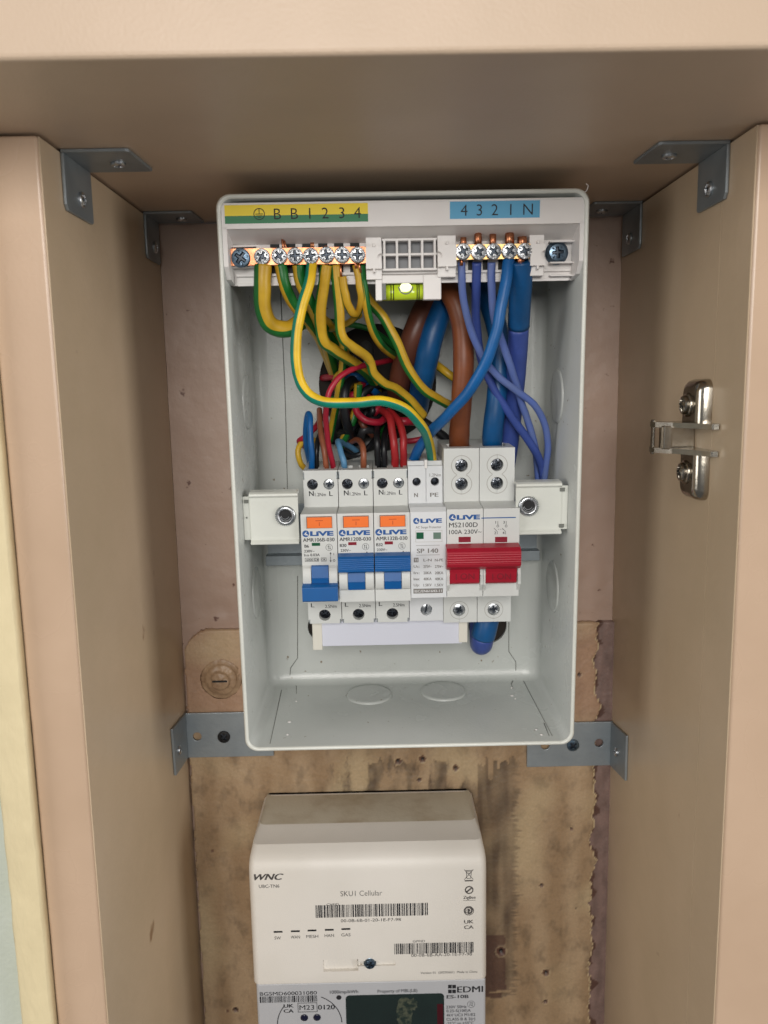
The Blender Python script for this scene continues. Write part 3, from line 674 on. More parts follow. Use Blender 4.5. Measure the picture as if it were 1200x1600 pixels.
# bars
def bar(name, px0, px1, pyc, screws, m_, first, hpx=27):
    a, b = B(px0, pyc, 8), B(px1, pyc, 8); z = B((px0+px1)/2, pyc, 8).z; hh = hpx/2*mmpx(600, 400, 8)*.93
    w = MB(BOX); n = 8; r = hh*.7
    pts = [(a.x, z-hh), (a.x, z+hh), (b.x-r, z+hh)]+[(b.x-r+r*math.sin(R(180*k/n)), z+hh*math.cos(R(180*k/n))) for k in range(1, n)]+[(b.x-r, z-hh)]
    w.prism(pts, 8.2, 13.6, axis=1); o = w.build(name, m_, fb, bevel=.3)
    for i, px in enumerate(screws):
        h = B(px, pyc, 6.5); r_ = 3.45
        w = MB(BOX)
        w.lathe((h.x, 8.2, z+random.uniform(-.2, .2)), [(r_*.96, 0), (r_*.96, -1.0)], n=28)
        w.screw((h.x, 7.3, z+random.uniform(-.2, .25)), r_, 1.5, ang=random.uniform(0, 90), cross=1.0, dome=.2, teeth=True)
        w.build('screw', M['steel'], o)
    return o, z
eb, ez = bar('earth_bar', 359, 577, 400, (409, 436, 461, 485.5, 510, 534.5, 558.5), M['copper'], True)
h = B(376, 403, 7.5); w = MB(BOX); w.screw((h.x, 8.2, h.z), 4.2, 1.6, ang=55, cross=.9, dome=.3); w.build('screw', M['bluezinc'], eb)
nb, nz_ = bar('neutral_bar', 713, 834, 393, (724, 748.5, 771.5, 796.5, 820), M['brass'], False, 24)
h = B(872, 394, 12); w = MB(BOX); w.lathe((h.x, D1, h.z), [(5.2, 0), (5.2, -1.5), (4.4, -2.5)]); w.screw((h.x, D1-2.2, h.z), 4.0, 1.6, ang=5, cross=.9, dome=.3); w.build('screw', M['bluezinc'], carrier)

# ================================================================== MODULES ON THE RAIL
ND, SD, BD = 14.0, 36.0, 71.5
X0 = B(470.5, 850, ND).x; PW = (B(811.5, 850, ND).x-X0)/6.0
def zz(py, d, px=600): return B(px, py+ (px-600)*0.0, d).z
XC3 = X0+2.5*PW                                    # centre of the third breaker, the reference for the markings
def LZ(px, py, d): p = B(px, py, d); return p.x, p.z
# heights measured on the third breaker (px 585..641)
zST, zSB = B(610, 733, SD).z, B(610, 790, SD).z
zNT = B(612, 801, ND).z; zNB = B(612, 939, ND).z
zLB = B(612, 972, SD).z
def body_profile(zt, zsb, znt, znb, zlb, lip=0): 
    return [(BD, zt-.0), (SD+.0, zt), (SD, zsb), (ND, znt), (ND, znb), (SD-6, znb-.5), (SD-2, znb-2.5), (SD, znb-3.2), (SD, zlb), (BD, zlb)]
def terminal(w_m, w_d, c, r, d, ang, deep=1.6):
    # screw sunk in its hole
    w_m.screw((c[0], d+deep+1.3, c[1]), r*.96, 1.3, ang=ang, cross=.9, dome=.15)
def logo(w, x, z, s, y, mis=(0, 1)):
    # roundel with a slash + wide capital letters; s = cap height
    w.disc((x-s*3.05, z), s*.72, y, mi=mis[0])
    w.add([(x-s*3.5, y-.03, z-s*.25), (x-s*2.85, y-.03, z+s*.5), (x-s*2.95, y-.03, z-s*.05), (x-s*2.5, y-.03, z-s*.25), (x-s*2.6, y-.03, z-s*.38), (x-s*3.25, y-.03, z-s*.28)], [(0, 1, 2), (2, 3, 4, 5)], mis[1])
    w.text('LiVE', x-s*2.15, z, s*.92, y, w=s*4.9, bold=.05, align='L', mi=mis[0])
def toggle_small(xc, on, t):
    # rocker drum between two guards, paddle up (on) or down (off)
    q = mmpx(612, 900, ND)
    zbar = B(612, 882, ND-5).z if on else B(500, 930, ND-5).z
    zs0, zs1 = (B(612, 893, ND).z, B(612, 919, ND).z) if on else (B(500, 884, ND).z, B(500, 918, ND).z)
    w = MB(BOX); hw = PW*.485
    if on:
        z1, z0 = B(612, 869, ND-6).z, B(612, 892, ND-6).z
        pr = [(ND-.3, z1+.6), (ND-5.4, z1), (ND-6.8, z1-.9)]
        k = 6
        for i in range(k): zz0 = z1-.9-(z1-z0-1.4)*(i+.35)/k; pr += [(ND-6.8, zz0), (ND-6.45, zz0-.25), (ND-6.8, zz0-.5)]
        pr += [(ND-6.6, z0), (ND-4.5, z0-1.0), (ND-.3, z0-1.8)]
    else:
        z1, z0 = B(500, 918, ND-6).z, B(500, 941, ND-6).z
        pr = [(ND-.3, z1+1.4), (ND-4.5, z1+.9), (ND-6.6, z1), (ND-6.9, z0+.8), (ND-5.2, z0), (ND-.3, z0+.4)]
    w.prism(pr, xc-hw, xc+hw, axis=0)
    # stem and drum
    sw = PW*.235
    w.prism([(ND+1.5, zs0+.5), (ND-1.8, zs0+.2), (ND-2.6, (zs0+zs1)/2), (ND-1.8, zs1), (ND+1.5, zs1)], xc-sw, xc+sw, axis=0)
    w.box(xc-sw, xc+sw, ND-2.75, ND-2, (zs0+zs1)/2-.15, (zs0+zs1)/2+.15)
    w.build('toggle', M['bluep'], t, bevel=.3)
    w = MB(BOX)
    for s_ in (-1, 1):
        w = MB(BOX)
        a, b = sorted((xc+s_*sw*1.06, xc+s_*(PW*.47)))
        g0, g1 = zs0+(1.5 if on else .3), zs1-.6
        n = 10; mid, hh = (g0+g1)/2, abs(g0-g1)/2
        pr = [(ND+.2, g0+.6)]+[(ND-2.9*math.sin(R(180*k/n))**.5 if 0 < k < n else ND, g0+(g1-g0)*k/n) for k in range(n+1)]+[(ND+.2, g1-.6)]
        w.prism(pr, a, b, axis=0)
        w.build('guard', M['brk'], t, bevel=.3)
def common_prints(w, xc, dn, N=True): pass
def breaker(k, model, rating, on, label):
    xc = X0+(k+.5)*PW; dx = xc-XC3
    t = thing('circuit_breaker', BOX @ Vector((xc, BD, zLB)), label, 'circuit breaker', 'circuit breakers with residual current protection')
    w = MB(BOX); g = .18
    # shoulder section is a little narrower than the nose
    w.prism(body_profile(zST, zSB, zNT, zNB, zLB), xc-PW/2+g, xc+PW/2-g, axis=0)
    cut = MB(BOX); tz = B(610, 755, SD).z; tzl = B(612, 959, SD).z
    xs = [xc-PW*.235, xc+PW*.235]
    for x in xs: cut.lathe((x, SD-1, tz), [(2.75, 0), (2.75, 7)], n=26)
    cut.lathe((xc-.1, SD-1, tzl), [(3.05, 0), (3.05, 7)], n=26)
    cut.box(xc-PW/2-1, xc-PW/2+g+.55, SD-1, SD+3, zST-4.6, zST-.8); cut.box(xc+PW/2-g-.55, xc+PW/2+1, SD-1, SD+3, zST-4.6, zST-.8)
    cut.box(xc-PW/2-1, xc-PW/2+g+.9, SD-1, SD+3, zLB-1, zLB+2.2); cut.box(xc+PW/2-g-.9, xc+PW/2+1, SD-1, SD+3, zLB-1, zLB+2.2)
    for x in xs: cut.box(x-2.6, x+2.6, SD+6, SD+16, zST-8, zST+1)
    w.build('body', M['brk'], t, cut=cut, bevel=.22)
    for i, x in enumerate(xs):
        w = MB(BOX); w.screw((x, SD+3.4, tz-.2), 2.6, 1.5, ang=15+60*i+20*k, cross=1.0, dome=.2); w.build('terminal_screw', M['steel'] if i else M['darksteel'], t)
    w = MB(BOX); w.screw((xc-.1, SD+4.6, tzl-.2), 2.9, 1.2, ang=35+25*k, cross=1.0, dome=.2); w.build('terminal_screw', M['darksteel'], t)
    w = MB(BOX)
    for s_ in (-1, 1): w = MB(BOX); w.box(xc+s_*(PW/2-.62)-.3, xc+s_*(PW/2-.62)+.3, SD+.2, SD+2, zST-4.3, zST-1.0); w.build('rivet', M['zinc'], t, bevel=.1)
    for s_ in (-1, 1): w = MB(BOX); w.box(xc+s_*(PW/2-.9)-.35, xc+s_*(PW/2-.9)+.35, SD+.2, SD+2, zLB+.1, zLB+2.0); w.build('rivet', M['zinc'], t, bevel=.1)
    # orange test button
    w = MB(BOX); h0, h1 = B(594, 806, ND), B(633, 822, ND)
    w.box(h0.x+dx, h1.x+dx, ND-1.1, ND+.1, h1.z, h0.z); tb = w.build('test_button', M['orange'], t, bevel=.3)
    w = MB(BOX); w.ring((0, 0), 0, 0, 0, n=1); fr = .35
    w = MB(BOX)
    for (a, b, c, d_) in ((h0.x-fr, h0.x, h1.z-fr, h0.z+fr), (h1.x, h1.x+fr*.6, h1.z-fr, h0.z+fr), (h0.x, h1.x, h0.z, h0.z+fr), (h0.x, h1.x, h1.z-fr*.6, h1.z)): w.quad(a+dx, b+dx, c, d_, ND-.04)
    w.build('button_gap', M['gap'], t)
    w = MB(BOX); cx_, cz_ = (h0.x+h1.x)/2+dx, (h0.z+h1.z)/2; w.line((cx_-1.8, cz_+1.1), (cx_+1.8, cz_+1.1), .35, ND-1.14); w.line((cx_, cz_+.3), (cx_, cz_-1.5), .35, ND-1.14); w.build('engraving', M['dko'], tb)
    # indicator flag
    f0, f1 = B(601, 846, ND), B(614, 850.5, ND); w = MB(BOX); w.box(f0.x+dx, f1.x+dx, ND-.08, ND, f1.z, f0.z); w.build('indicator', M['winred'] if on else M['wingrn'], t)
    # printing
    w = MB(BOX); yy = ND-.06
    def T(s_, px, py, hpx, wpx=None, d=ND, al='C', b=0.012, mi=0):
        p = B(px, py, d); q = mmpx(px, py, d); w.text(s_, p.x+dx, p.z, hpx*q, d-.06, w=None if wpx is None else wpx*q, bold=b, align=al, mi=mi)
    T('N', 595.5, 769, 8, 7, SD, b=.02); T('1.2Nm', 609.5, 770.5, 5.4, 17, SD, b=.006); T('L', 626, 769, 7.5, 5, SD, b=.02)
    T(model, 612, 841, 5.8, 49, b=.02); T(rating, 593, 851, 4.8, b=.03)
    T('230V~', 597, 858.8, 4.2, 16, b=.02)
    p = B(612, 0+865, ND)
    T('I  n 0.03A', 601, 864.8, 4.4, 24, b=.02); T('Δ', 591.5, 865.5, 2.6, 3)
    p = B(628, 853, ND); q = mmpx(628, 853, ND); w.ring((p.x+dx, p.z), 5.4*q, 4.9*q, yy)
    for s_ in (-1, 1):
        w.line((p.x+dx+s_*1.3*q, p.z-3.2*q), (p.x+dx+s_*1.3*q, p.z+3.2*q), .7*q, yy)
        w.add([(p.x+dx+s_*1.3*q, yy, p.z+s_*-3.6*q), (p.x+dx+s_*1.3*q-1.1*q, yy, p.z-s_*1.4*q), (p.x+dx+s_*1.3*q+1.1*q, yy, p.z-s_*1.4*q)], [(0, 1, 2)])
    pa = B(630, 863.5, ND); w.line((pa.x+dx, pa.z-2.4*q), (pa.x+dx, pa.z+1.5*q), .8*q, yy)
    w.add([(pa.x+dx, yy, pa.z+3.4*q), (pa.x+dx-1.6*q, yy, pa.z+.4*q), (pa.x+dx+1.6*q, yy, pa.z+.4*q)], [(0, 1, 2)]); w.text('I', pa.x+dx+5*q, pa.z, 3.6*q, yy, bold=.02)
    if not on:
        pb = B(630, 873, ND); w.line((pb.x+dx, pb.z-1.5*q), (pb.x+dx, pb.z+6*q), .8*q, yy)
        w.add([(pb.x+dx, yy, pb.z-3.4*q), (pb.x+dx-1.6*q, yy, pb.z-.4*q), (pb.x+dx+1.6*q, yy, pb.z-.4*q)], [(0, 1, 2)]); w.ring((pb.x+dx+5.4*q, pb.z-.5*q), 1.9*q, 1.2*q, yy, n=16)
        pc = B(590, 872.5, ND); x_, z_ = pc.x+dx, pc.z
        for a0, wd, s_ in ((0, 15*q, '6000'), (15.6*q, 6*q, '3'), (25*q, 8.5*q, 'OK')):
            for u in ((a0, a0+.6*q, -3*q, 3*q), (a0+wd-.6*q, a0+wd, -3*q, 3*q), (a0, a0+wd, 2.4*q, 3*q), (a0, a0+wd, -3*q, -2.4*q)): w.quad(x_+u[0], x_+u[1], z_+u[2], z_+u[3], yy)
            w.text(s_, x_+a0+wd/2, z_, 3.6*q, yy-.01, w=wd*.72, bold=.02)
    T('L', 594.5, 943.5, 6.5, 5, SD, b=.02); T('2.5Nm', 623, 945, 5.2, 18, SD, b=.006)
    w.build('marking', M['ink'], t)
    w = MB(BOX); p = B(612, 831.3, ND); q = mmpx(612, 831, ND); logo(w, p.x+dx+.8, p.z, 6.5*q*1.15, yy); w.build('logo', [M['logo'], M['white']], t)
    toggle_small(xc, on, t)
    return t
M['darksteel'] = mat('dark_steel_screw', (84, 86, 92), 0.28, 1.0, c2=(40, 42, 48), scale=500, bump=0.5, bscale=800)
M['gap'] = mat('shadow_gap_grey', (120, 110, 100), .7); M['dko'] = mat('dark_orange_engraving', (196, 76, 24), .5)
breaker(0, 'AMR106B-030', 'B6', False, 'white circuit breaker marked AMR106B-030 and B6, its blue toggle switched down')
breaker(1, 'AMR120B-030', 'B20', True, 'white circuit breaker marked AMR120B-030 and B20, blue toggle up')
breaker(2, 'AMR132B-030', 'B32', True, 'white circuit breaker marked AMR132B-030 and B32, blue toggle up')

# ---- surge protector
def surge():
    x0, x1 = X0+3*PW+.1, X0+4*PW-.1; xc = (x0+x1)/2; NDs = ND+.6
    t = thing('surge_protector', BOX @ Vector((xc, BD, zLB)), 'white surge protector marked SP 140 with two small windows, left of the main switch', 'surge protector')
    zt = B(662, 728, SD).z; zsb = B(662, 786, SD).z; znt = B(662, 800, NDs).z; znb = B(665, 934, NDs).z; zlb = B(665, 970, SD).z
    w = MB(BOX); w.prism([(BD, zt+2), (SD+4, zt+2), (SD+3, zt), (SD, zt), (SD, zsb), (SD-12, zsb-.3), (NDs+3, znt+1.8), (NDs, znt), (NDs, znb), (SD-2, znb), (SD, znb-.6), (SD, zlb), (BD, zlb)], x0, x1, axis=0)
    cut = MB(BOX); zs = B(651, 753, SD).z; zlo = B(664, 953, SD).z
    sx = [B(651, 755, SD).x, B(679.5, 755, SD).x]
    for x in sx: cut.lathe((x, SD-1, zs), [(2.15, 0), (2.15, 8)], n=24); 
    for x in sx: cut.box(x-2.4, x+2.4, SD+6, SD+16, zt-8, zt+4)
    cut.lathe((xc, SD-1, zlo), [(3.05, 0), (3.05, 8)], n=26)
    xm = B(665.5, 750, SD).x; cut.box(xm-.14, xm+.14, SD-1, SD+1.2, zsb+.4, zt+3)
    w.build('body', M['brk2'], t, cut=cut, bevel=.2)
    for i, x in enumerate(sx): w = MB(BOX); w.screw((x, SD+4, zs-.2), 2.1, 1.3, ang=30+40*i, cross=1.0); w.build('terminal_screw', M['darksteel'], t)
    w = MB(BOX); w.screw((xc, SD+3.6, zlo), 2.9, 1.3, ang=80, slots=1, cross=1.2); w.build('terminal_screw', M['steel'], t)
    w = MB(BOX); w.box(xm-.7, xm+.7, SD-1.2, SD+5, zt-1.2, zt+3.2); w.build('release_tab', M['plast'], t, bevel=.3)
    # flags
    for (a, b, m_) in ((650.5, 662, 'wingrn'), (677, 689, 'wingry')):
        f0, f1 = B(a, 832, NDs), B(b, 842, NDs); w = MB(BOX); w.box(f0.x, f1.x, NDs-.06, NDs, f1.z, f0.z); w.build('indicator', M[m_], t)
    a, b = B(649, 829, NDs), B(691, 846.5, NDs); w = MB(BOX)
    for q in ((a.x, a.x+.2, b.z, a.z), (b.x-.2, b.x, b.z, a.z), (a.x, b.x, b.z, b.z+.2), (a.x, b.x, a.z-.2, a.z)): w.quad(q[0], q[1], q[2], q[3], NDs-.05)
    w.build('window_frame', M['wingry2'], t)
    w = MB(BOX)
    def T(s_, px, py, hpx, wpx=None, d=NDs, al='C', b=0.012):
        p = B(px, py, d); q = mmpx(px, py, d); w.text(s_, p.x, p.z, hpx*q, d-.06, w=None if wpx is None else wpx*q, bold=b, align=al)
    T('N', 650, 773.5, 6.5, 5.5, SD, b=.03); T('PE', 678.5, 773, 6.5, 12.5, SD, b=.03); T('1.2Nm', 680, 742, 5, 17.5, SD, b=0)
    T('AC Surge Protector', 669.5, 823.5, 3.8, 40, b=.005); T('SP 140', 668, 860.5, 7.2, 33, b=.03)
    for py in (852.5, 867.5): a, b = B(650, py, NDs), B(687, py, NDs); w.line((a.x, a.z), (b.x, a.z), .16, NDs-.06)
    rows = [('L-N', 'N-PE', 875), ('275V~', '275V~', 885), ('20KA', '20KA', 895), ('40KA', '40KA', 904.5), ('1.5KV', '1.5KV', 914)]
    for i, (u, v_, py) in enumerate(rows): T(u, 668, py, 4.4, 12.5, b=.025); T(v_, 686, py, 4.4, 13, b=.025)
    for s_, py in (('Uc:', 885), ('In:', 895), ('Imax:', 904.5), ('Up:', 914)): T(s_, 651, py, 4.2, 9, b=.02)
    a, b = B(646.5, 871.5, NDs), B(654, 878.5, NDs); w.quad(a.x, b.x, b.z, a.z, NDs-.05)
    a, b = B(646, 920, NDs), B(692, 926.5, NDs); w.quad(a.x, b.x, b.z, a.z, NDs-.05)
    w.build('marking', M['greyink'], t)
    w = MB(BOX); p = B(669, 923.3, NDs); q = mmpx(669, 923, NDs); w.text('IEC/EN61643-11', p.x, p.z, 4*q, NDs-.1, w=42*q, bold=.02)
    p = B(650.3, 875, NDs); w.text('T2', p.x, p.z, 4*q, NDs-.1, w=5*q, bold=.02); w.build('marking', M['white'], t)
    w = MB(BOX); p = B(671.5, 813.5, NDs); q = mmpx(669, 813, NDs); logo(w, p.x, p.z, 6.9*q, NDs-.06); w.build('logo', [M['logo'], M['white']], t)
M['wingry2'] = mat('pale_grey_print', (190, 188, 182), .5)
surge()

# ---- main switch
def main_switch():
    x0, x1 = X0+4*PW+.1, X0+6*PW; xm = (x0+x1)/2; sx0, sx1 = B(694.5, 750, SD-6).x, B(803, 750, SD-6).x
    t = thing('main_switch', BOX @ Vector((xm, BD, zLB)), 'white double pole main switch marked MS2100D with a wide red toggle', 'main switch')
    SDm = SD-6
    zt = B(750, 700, SDm).z; zsb = B(750, 783, SDm).z; znt = B(750, 795, ND).z; znb = B(755, 932, ND).z; zlb = B(745, 972, SD).z
    w = MB(BOX); w.prism([(BD, zt), (SDm, zt), (SDm, zsb), (ND, znt), (ND, znb), (SD-3, znb-.3), (SD, znb-.8), (SD, zlb), (BD, zlb)], x0, x1, axis=0)
    cut = MB(BOX)
    hs = [B(px, py, SDm) for px in (721, 776) for py in (728, 756)]
    hs = [B(721.5, 727, SDm), B(777, 727, SDm), B(721, 756, SDm), B(776.5, 755.5, SDm)]
    zr = [(hs[0].z+hs[1].z)/2, (hs[2].z+hs[3].z)/2]; xa = [(hs[0].x+hs[2].x)/2, (hs[1].x+hs[3].x)/2]
    for x in xa:
        for z in zr: cut.lathe((x, SDm-1, z), [(3.15, 0), (3.15, 8)], n=30)
    lo = [B(717.5, 953, SD), B(771.5, 953, SD)]; zl = (lo[0].z+lo[1].z)/2
    for h in lo: cut.lathe((h.x, SD-1, zl), [(3.2, 0), (3.2, 8)], n=30)
    cut.box(xm-.13, xm+.13, ND-3, SD+2, zlb-1, zt+1)
    for x in xa:
        cut.box(x-.08, x+.08, SDm-1, SDm+.4, zr[0]+3.1, zr[0]+5.4); cut.box(x-.08, x+.08, SDm-1, SDm+.4, zr[1]-5.4, zr[1]-3.1)
    for h in lo: cut.box(h.x-.08, h.x+.08, SD-1, SD+.4, zlb-1, zl-3.1)
    for x in xa: cut.box(x-5.8, x+5.8, SDm+8, SDm+20, zt-8, zt+1)
    w.build('body', M['brk'], t, cut=cut, bevel=.2)
    w = MB(BOX)
    for x in xa:
        a_ = math.degrees(math.asin(min(.99, (zr[0]-zr[1])/2/5.2)))
        w.ring((x, zr[0]), 5.2, 4.85, SDm-.05, a0=-a_, a1=180+a_); w.ring((x, zr[1]), 5.2, 4.85, SDm-.05, a0=180-a_, a1=360+a_)
    for h in lo: w.ring((h.x, zl), 4.9, 4.6, SD-.05)
    w.build('moulded_ring', M['ringg'], t)
    k = 0
    for x in xa:
        for z in zr: w = MB(BOX); w.screw((x-.2, SDm+3.8, z-.1), 3.0, 1.8, ang=15+35*k, cross=1.2, dome=.2); w.build('terminal_screw', M['darksteel2'], t); k += 1
    for h in lo: w = MB(BOX); w.screw((h.x, SD+2.4, zl), 3.1, 1.6, ang=10+35*k, cross=1.1, dome=.3); w.build('terminal_screw', M['steel'], t); k += 1
    for px in (726, 783): f0, f1 = B(px-9.5, 839, ND), B(px+9.5, 847, ND); w = MB(BOX); w.box(f0.x, f1.x, ND-.06, ND, f1.z, f0.z); w.build('indicator', M['winred'], t)
    w = MB(BOX); yy = ND-.06; q = mmpx(750, 840, ND)
    def T(s_, px, py, hpx, wpx=None, d=ND, al='C', b=0.012):
        p = B(px, py, d); w.text(s_, p.x, p.z, hpx*q, d-.06, w=None if wpx is None else wpx*q, bold=b, align=al)
    T('MS2100D', 724, 820, 7.6, 44.5, b=.005); T('100A 230V~', 727, 830.8, 6.8, 50.5, b=.005); T('IEC/EN 60947-3', 725, 857, 5.2, 46, b=.01)
    for px0, nu, nd in ((776.5, '1', '2'), (789.5, '3', '4')):
        c = B(px0+1.3, 822, ND)
        T(nu, px0-2, 816, 4.2, b=.02); T(nd, px0-2.8, 832.5, 4.2, b=.02)
        w.line((c.x, c.z+1.4*q), (c.x, c.z+8*q), .6*q, yy); w.ring((c.x, c.z), 1.9*q, 1.3*q, yy, n=18)
        w.line((c.x-6*q, c.z-3*q), (c.x-.8*q, c.z-8.5*q), .6*q, yy); w.line((c.x-.8*q, c.z-8.5*q), (c.x-.8*q, c.z-13*q), .6*q, yy)
    c = B(781, 827, ND)
    for k2 in range(3): w.line((c.x-3*q+k2*3.4*q, c.z), (c.x-1.2*q+k2*3.4*q, c.z), .6*q, yy)
    c = B(795.5, 853, ND); w.line((c.x, c.z-4*q), (c.x, c.z+2*q), .8*q, yy); w.add([(c.x, yy, c.z+4*q), (c.x-1.3*q, yy, c.z+.6*q), (c.x+1.3*q, yy, c.z+.6*q)], [(0, 1, 2)]); T('I ON', 803, 852, 3.6, 9.5, b=.01)
    w.build('marking', M['ink'], t)
    w = MB(BOX); p = B(729.5, 808, ND); logo(w, p.x, p.z, 7.4*q, yy)
    a, b = B(752, 809.5, ND), B(806, 809.5, ND); w.quad(a.x, b.x, a.z-.25, a.z+.25, yy); w.build('logo', [M['logo'], M['white']], t)
    # red double toggle
    w = MB(BOX); hx0, hx1 = B(698.5, 873, ND-9).x, B(814, 873, ND-9).x
    z1, z0 = B(757, 858, ND-9).z, B(757, 884, ND-9).z
    def prof(): 
        pr = [(ND-1, z1+1.0), (ND-7.5, z1+.3), (ND-9.6, z1-1.2)]
        for i in range(5): u = z1-1.6-(z1-z0-2.4)*(i+.3)/5; pr += [(ND-10.0, u), (ND-9.6, u-.3), (ND-10.0, u-.6)]
        return pr+[(ND-9.2, z0-.4), (ND-6, z0-2.4), (ND-1, z0-3)]
    mid = (hx0+hx1)/2
    w.prism(prof(), hx0, hx1, axis=0)
    for s0, s1 in ((702.5, 748.5), (758.5, 806.5)):
        a, b = B(s0, 900, ND-3).x, B(s1, 900, ND-3).x
        zt2, zb2 = B(757, 890, ND-4).z, B(757, 913, ND-4).z
        w.prism([(ND+1, zt2+1.5), (ND-5.6, zt2+1.4), (ND-4.8, zt2-1), (ND-4.0, zb2+1), (ND-2.8, zb2), (ND+1, zb2)], a, b, axis=0)
    tg = w.build('toggle', M['redp'], t, bevel=.35)
    w = MB(BOX)
    for px in (727, 784):
        p = B(px, 901, ND-5.2); w.text('I ON', p.x, p.z, 10*q, ND-4.72, w=29*q)
    w.F = BOX; w.build('engraving', M['redd'], tg)
    # white guards around the toggle openings
    w = MB(BOX)
    for s0, s1 in ((697.5, 702), (749, 753.5), (754, 758), (807, 812)):
        a, b = B(s0, 905, ND).x, B(s1, 905, ND).x; g0, g1 = B(757, 886, ND).z, B(757, 920, ND).z
        w = MB(BOX); w.prism([(ND+.1, g0+1), (ND-2.2, g0), (ND-3.2, g0-3), (ND-3.0, g1+3), (ND-.6, g1), (ND+.1, g1-1)], a+.02, b-.02, axis=0)
        w.build('guard', M['brk'], t, bevel=.3)
M['ringg'] = mat('moulded_ring_edge', (176, 174, 168), .5); M['darksteel2'] = mat('sunk_screw_steel', (150, 154, 160), 0.25, 1.0, c2=(60, 62, 68), scale=500, bump=0.4, bscale=700)
main_switch()

# ---- busbar under the modules
bd = SD+6
a, b = B(499, 995, bd), B(722, 990, bd); zt = zLB+3
w = MB(BOX); bt_ = thing('busbar', BOX @ Vector((a.x, bd, a.z)), 'white plastic covered busbar strip with cream end caps beneath the row of breakers', 'busbar')
w.box(a.x, b.x, bd, bd+3, B(600, 1008, bd).z, zt); w.build('cover', M['busw'], bt_, bevel=.3)
for p0, p1, py in ((488.5, 503.5, 1016), (717, 730.5, 1004)):
    a, b = B(p0, 1000, bd-1), B(p1, 1000, bd-1); w = MB(BOX); w.box(a.x, b.x, bd-1.2, bd+4.5, B(p0, py, bd-1).z, zt); w.build('end_cap', M['cap'], bt_, bevel=.4)

# ================================================================== WIRES
def wire(name, label, pts, wpx, m_, stripe=None, group=None, cat='wire', bare=None, mats=None, split=None, n=22):
    """pts (px, py, depth in the box); wpx insulation width in photo pixels near the middle"""
    P = [B(x, y, d) for x, y, d in pts]
    mid = pts[len(pts)//2]; r = wpx/2*mmpx(mid[0], mid[1], mid[2])
    S_ = spline(P, 9); w = MB(BOX); sd = len(label)*1.37+pts[0][0]
    L_ = len(S_)-1; S_ = [p+Vector([.32*min(1, i/6, (L_-i)/6)*noise.noise(Vector((i*.13, sd, q*7.1))) * (1 if wpx < 20 else .6) for q in range(3)]) for i, p in enumerate(S_)]
    rv = [r*(1+.05*noise.noise(Vector((i*.21, sd, 3)))) for i in range(len(S_))]
    ms = [M[m_]] if not stripe else [M[m_], M[stripe[2]]]
    if split:       # sleeve over the first part
        k = int(len(S_)*split[0]); w.sweep(S_[:k+1], [r*1.06]*(k+1), n=n, mi=0); w.sweep(S_[k:], r, n=n, mi=1); ms = [M[m_], M[split[1]]]
    else: w.sweep(S_, rv, n=n, stripe=((lambda t, c=stripe[0]: (c(t) if callable(c) else c)+10*noise.noise(Vector((t*5, sd, 1)))), stripe[1], 1) if stripe else None)
    t = thing(name, BOX @ P[0], label, cat, group)
    o = w.build('insulation', ms, t)
    if bare:        # bright conductor strands showing at the bar
        for (bx0, by0, bx1, by1, bd_, rr) in bare:
            w = MB(BOX); a, b = B(bx0, by0, bd_), B(bx1, by1, bd_)
            w.sweep([a, a.lerp(b, .5), b], rr, n=8); w.build('bare_end', M['copper'], t)
    return t
ge = 'green and yellow earth wires'
GR = 170
wire('earth_wire', 'thickest green and yellow wire, looping under the left end of the earth bar', [(411, 414, 10), (410, 445, 10), (411, 480, 12), (423, 508, 15), (450, 514, 22), (478, 500, 32), (505, 505, 48), (530, 540, 66), (545, 590, 84)], 26, 'wy', (lambda t: 258+60*max(0, t-.35), 150, 'wg'), ge)
wire('earth_wire', 'green and yellow wire from the second terminal of the earth bar', [(438, 414, 10), (444, 440, 10), (455, 468, 14), (475, 495, 24), (500, 530, 44), (518, 575, 68), (530, 610, 84)], 18, 'wy', (lambda t: 60, 170, 'wg'), ge, bare=[(441, 374, 443, 392, 11, .55), (444, 376, 448, 392, 11, .5), (436, 410, 436, 421, 9.5, .8), (441, 410, 442, 421, 9.5, .8)])
wire('earth_wire', 'green and yellow wire from the third terminal of the earth bar', [(466, 414, 10), (470, 440, 11), (482, 468, 15), (498, 505, 28), (512, 545, 48), (525, 590, 76)], 18, 'wy', (lambda t: 70, 150, 'wg'), ge, bare=[(459, 386, 459, 395, 11, .7), (464, 386, 464, 395, 11, .7)])
wire('earth_wire', 'teal and yellow earth wire sweeping across the front down to the surge protector', [(487, 412, 9), (483, 440, 6), (471, 480, 3), (463.5, 525, 2), (463, 572, 2), (474, 606, 3), (502, 627, 4), (550, 629, 5), (598, 627, 6), (635, 640, 10), (660, 668, 20), (672, 700, 36), (676, 724, 46)], 16.5, 'wyb', (lambda t: 262+(30*min(1, max(0, (t-.36)*6)) if t < .9 else 30), 165, 'wt'), ge, bare=[(485, 383, 491, 383, 9, 1.2), (483, 410, 483, 416, 9.5, .8)])
wire('earth_wire', 'green and yellow wire from the fifth terminal of the earth bar, bent sharply right below', [(510, 414, 10), (506, 440, 11), (501, 480, 14), (502, 518, 18), (508, 536, 21), (525, 549, 27), (552, 566, 40), (578, 588, 60), (590, 612, 80)], 18, 'wy', (lambda t: 255+70*max(0, t-.3), 140, 'wg'), ge, bare=[(508, 384, 512, 392, 10, .7)])
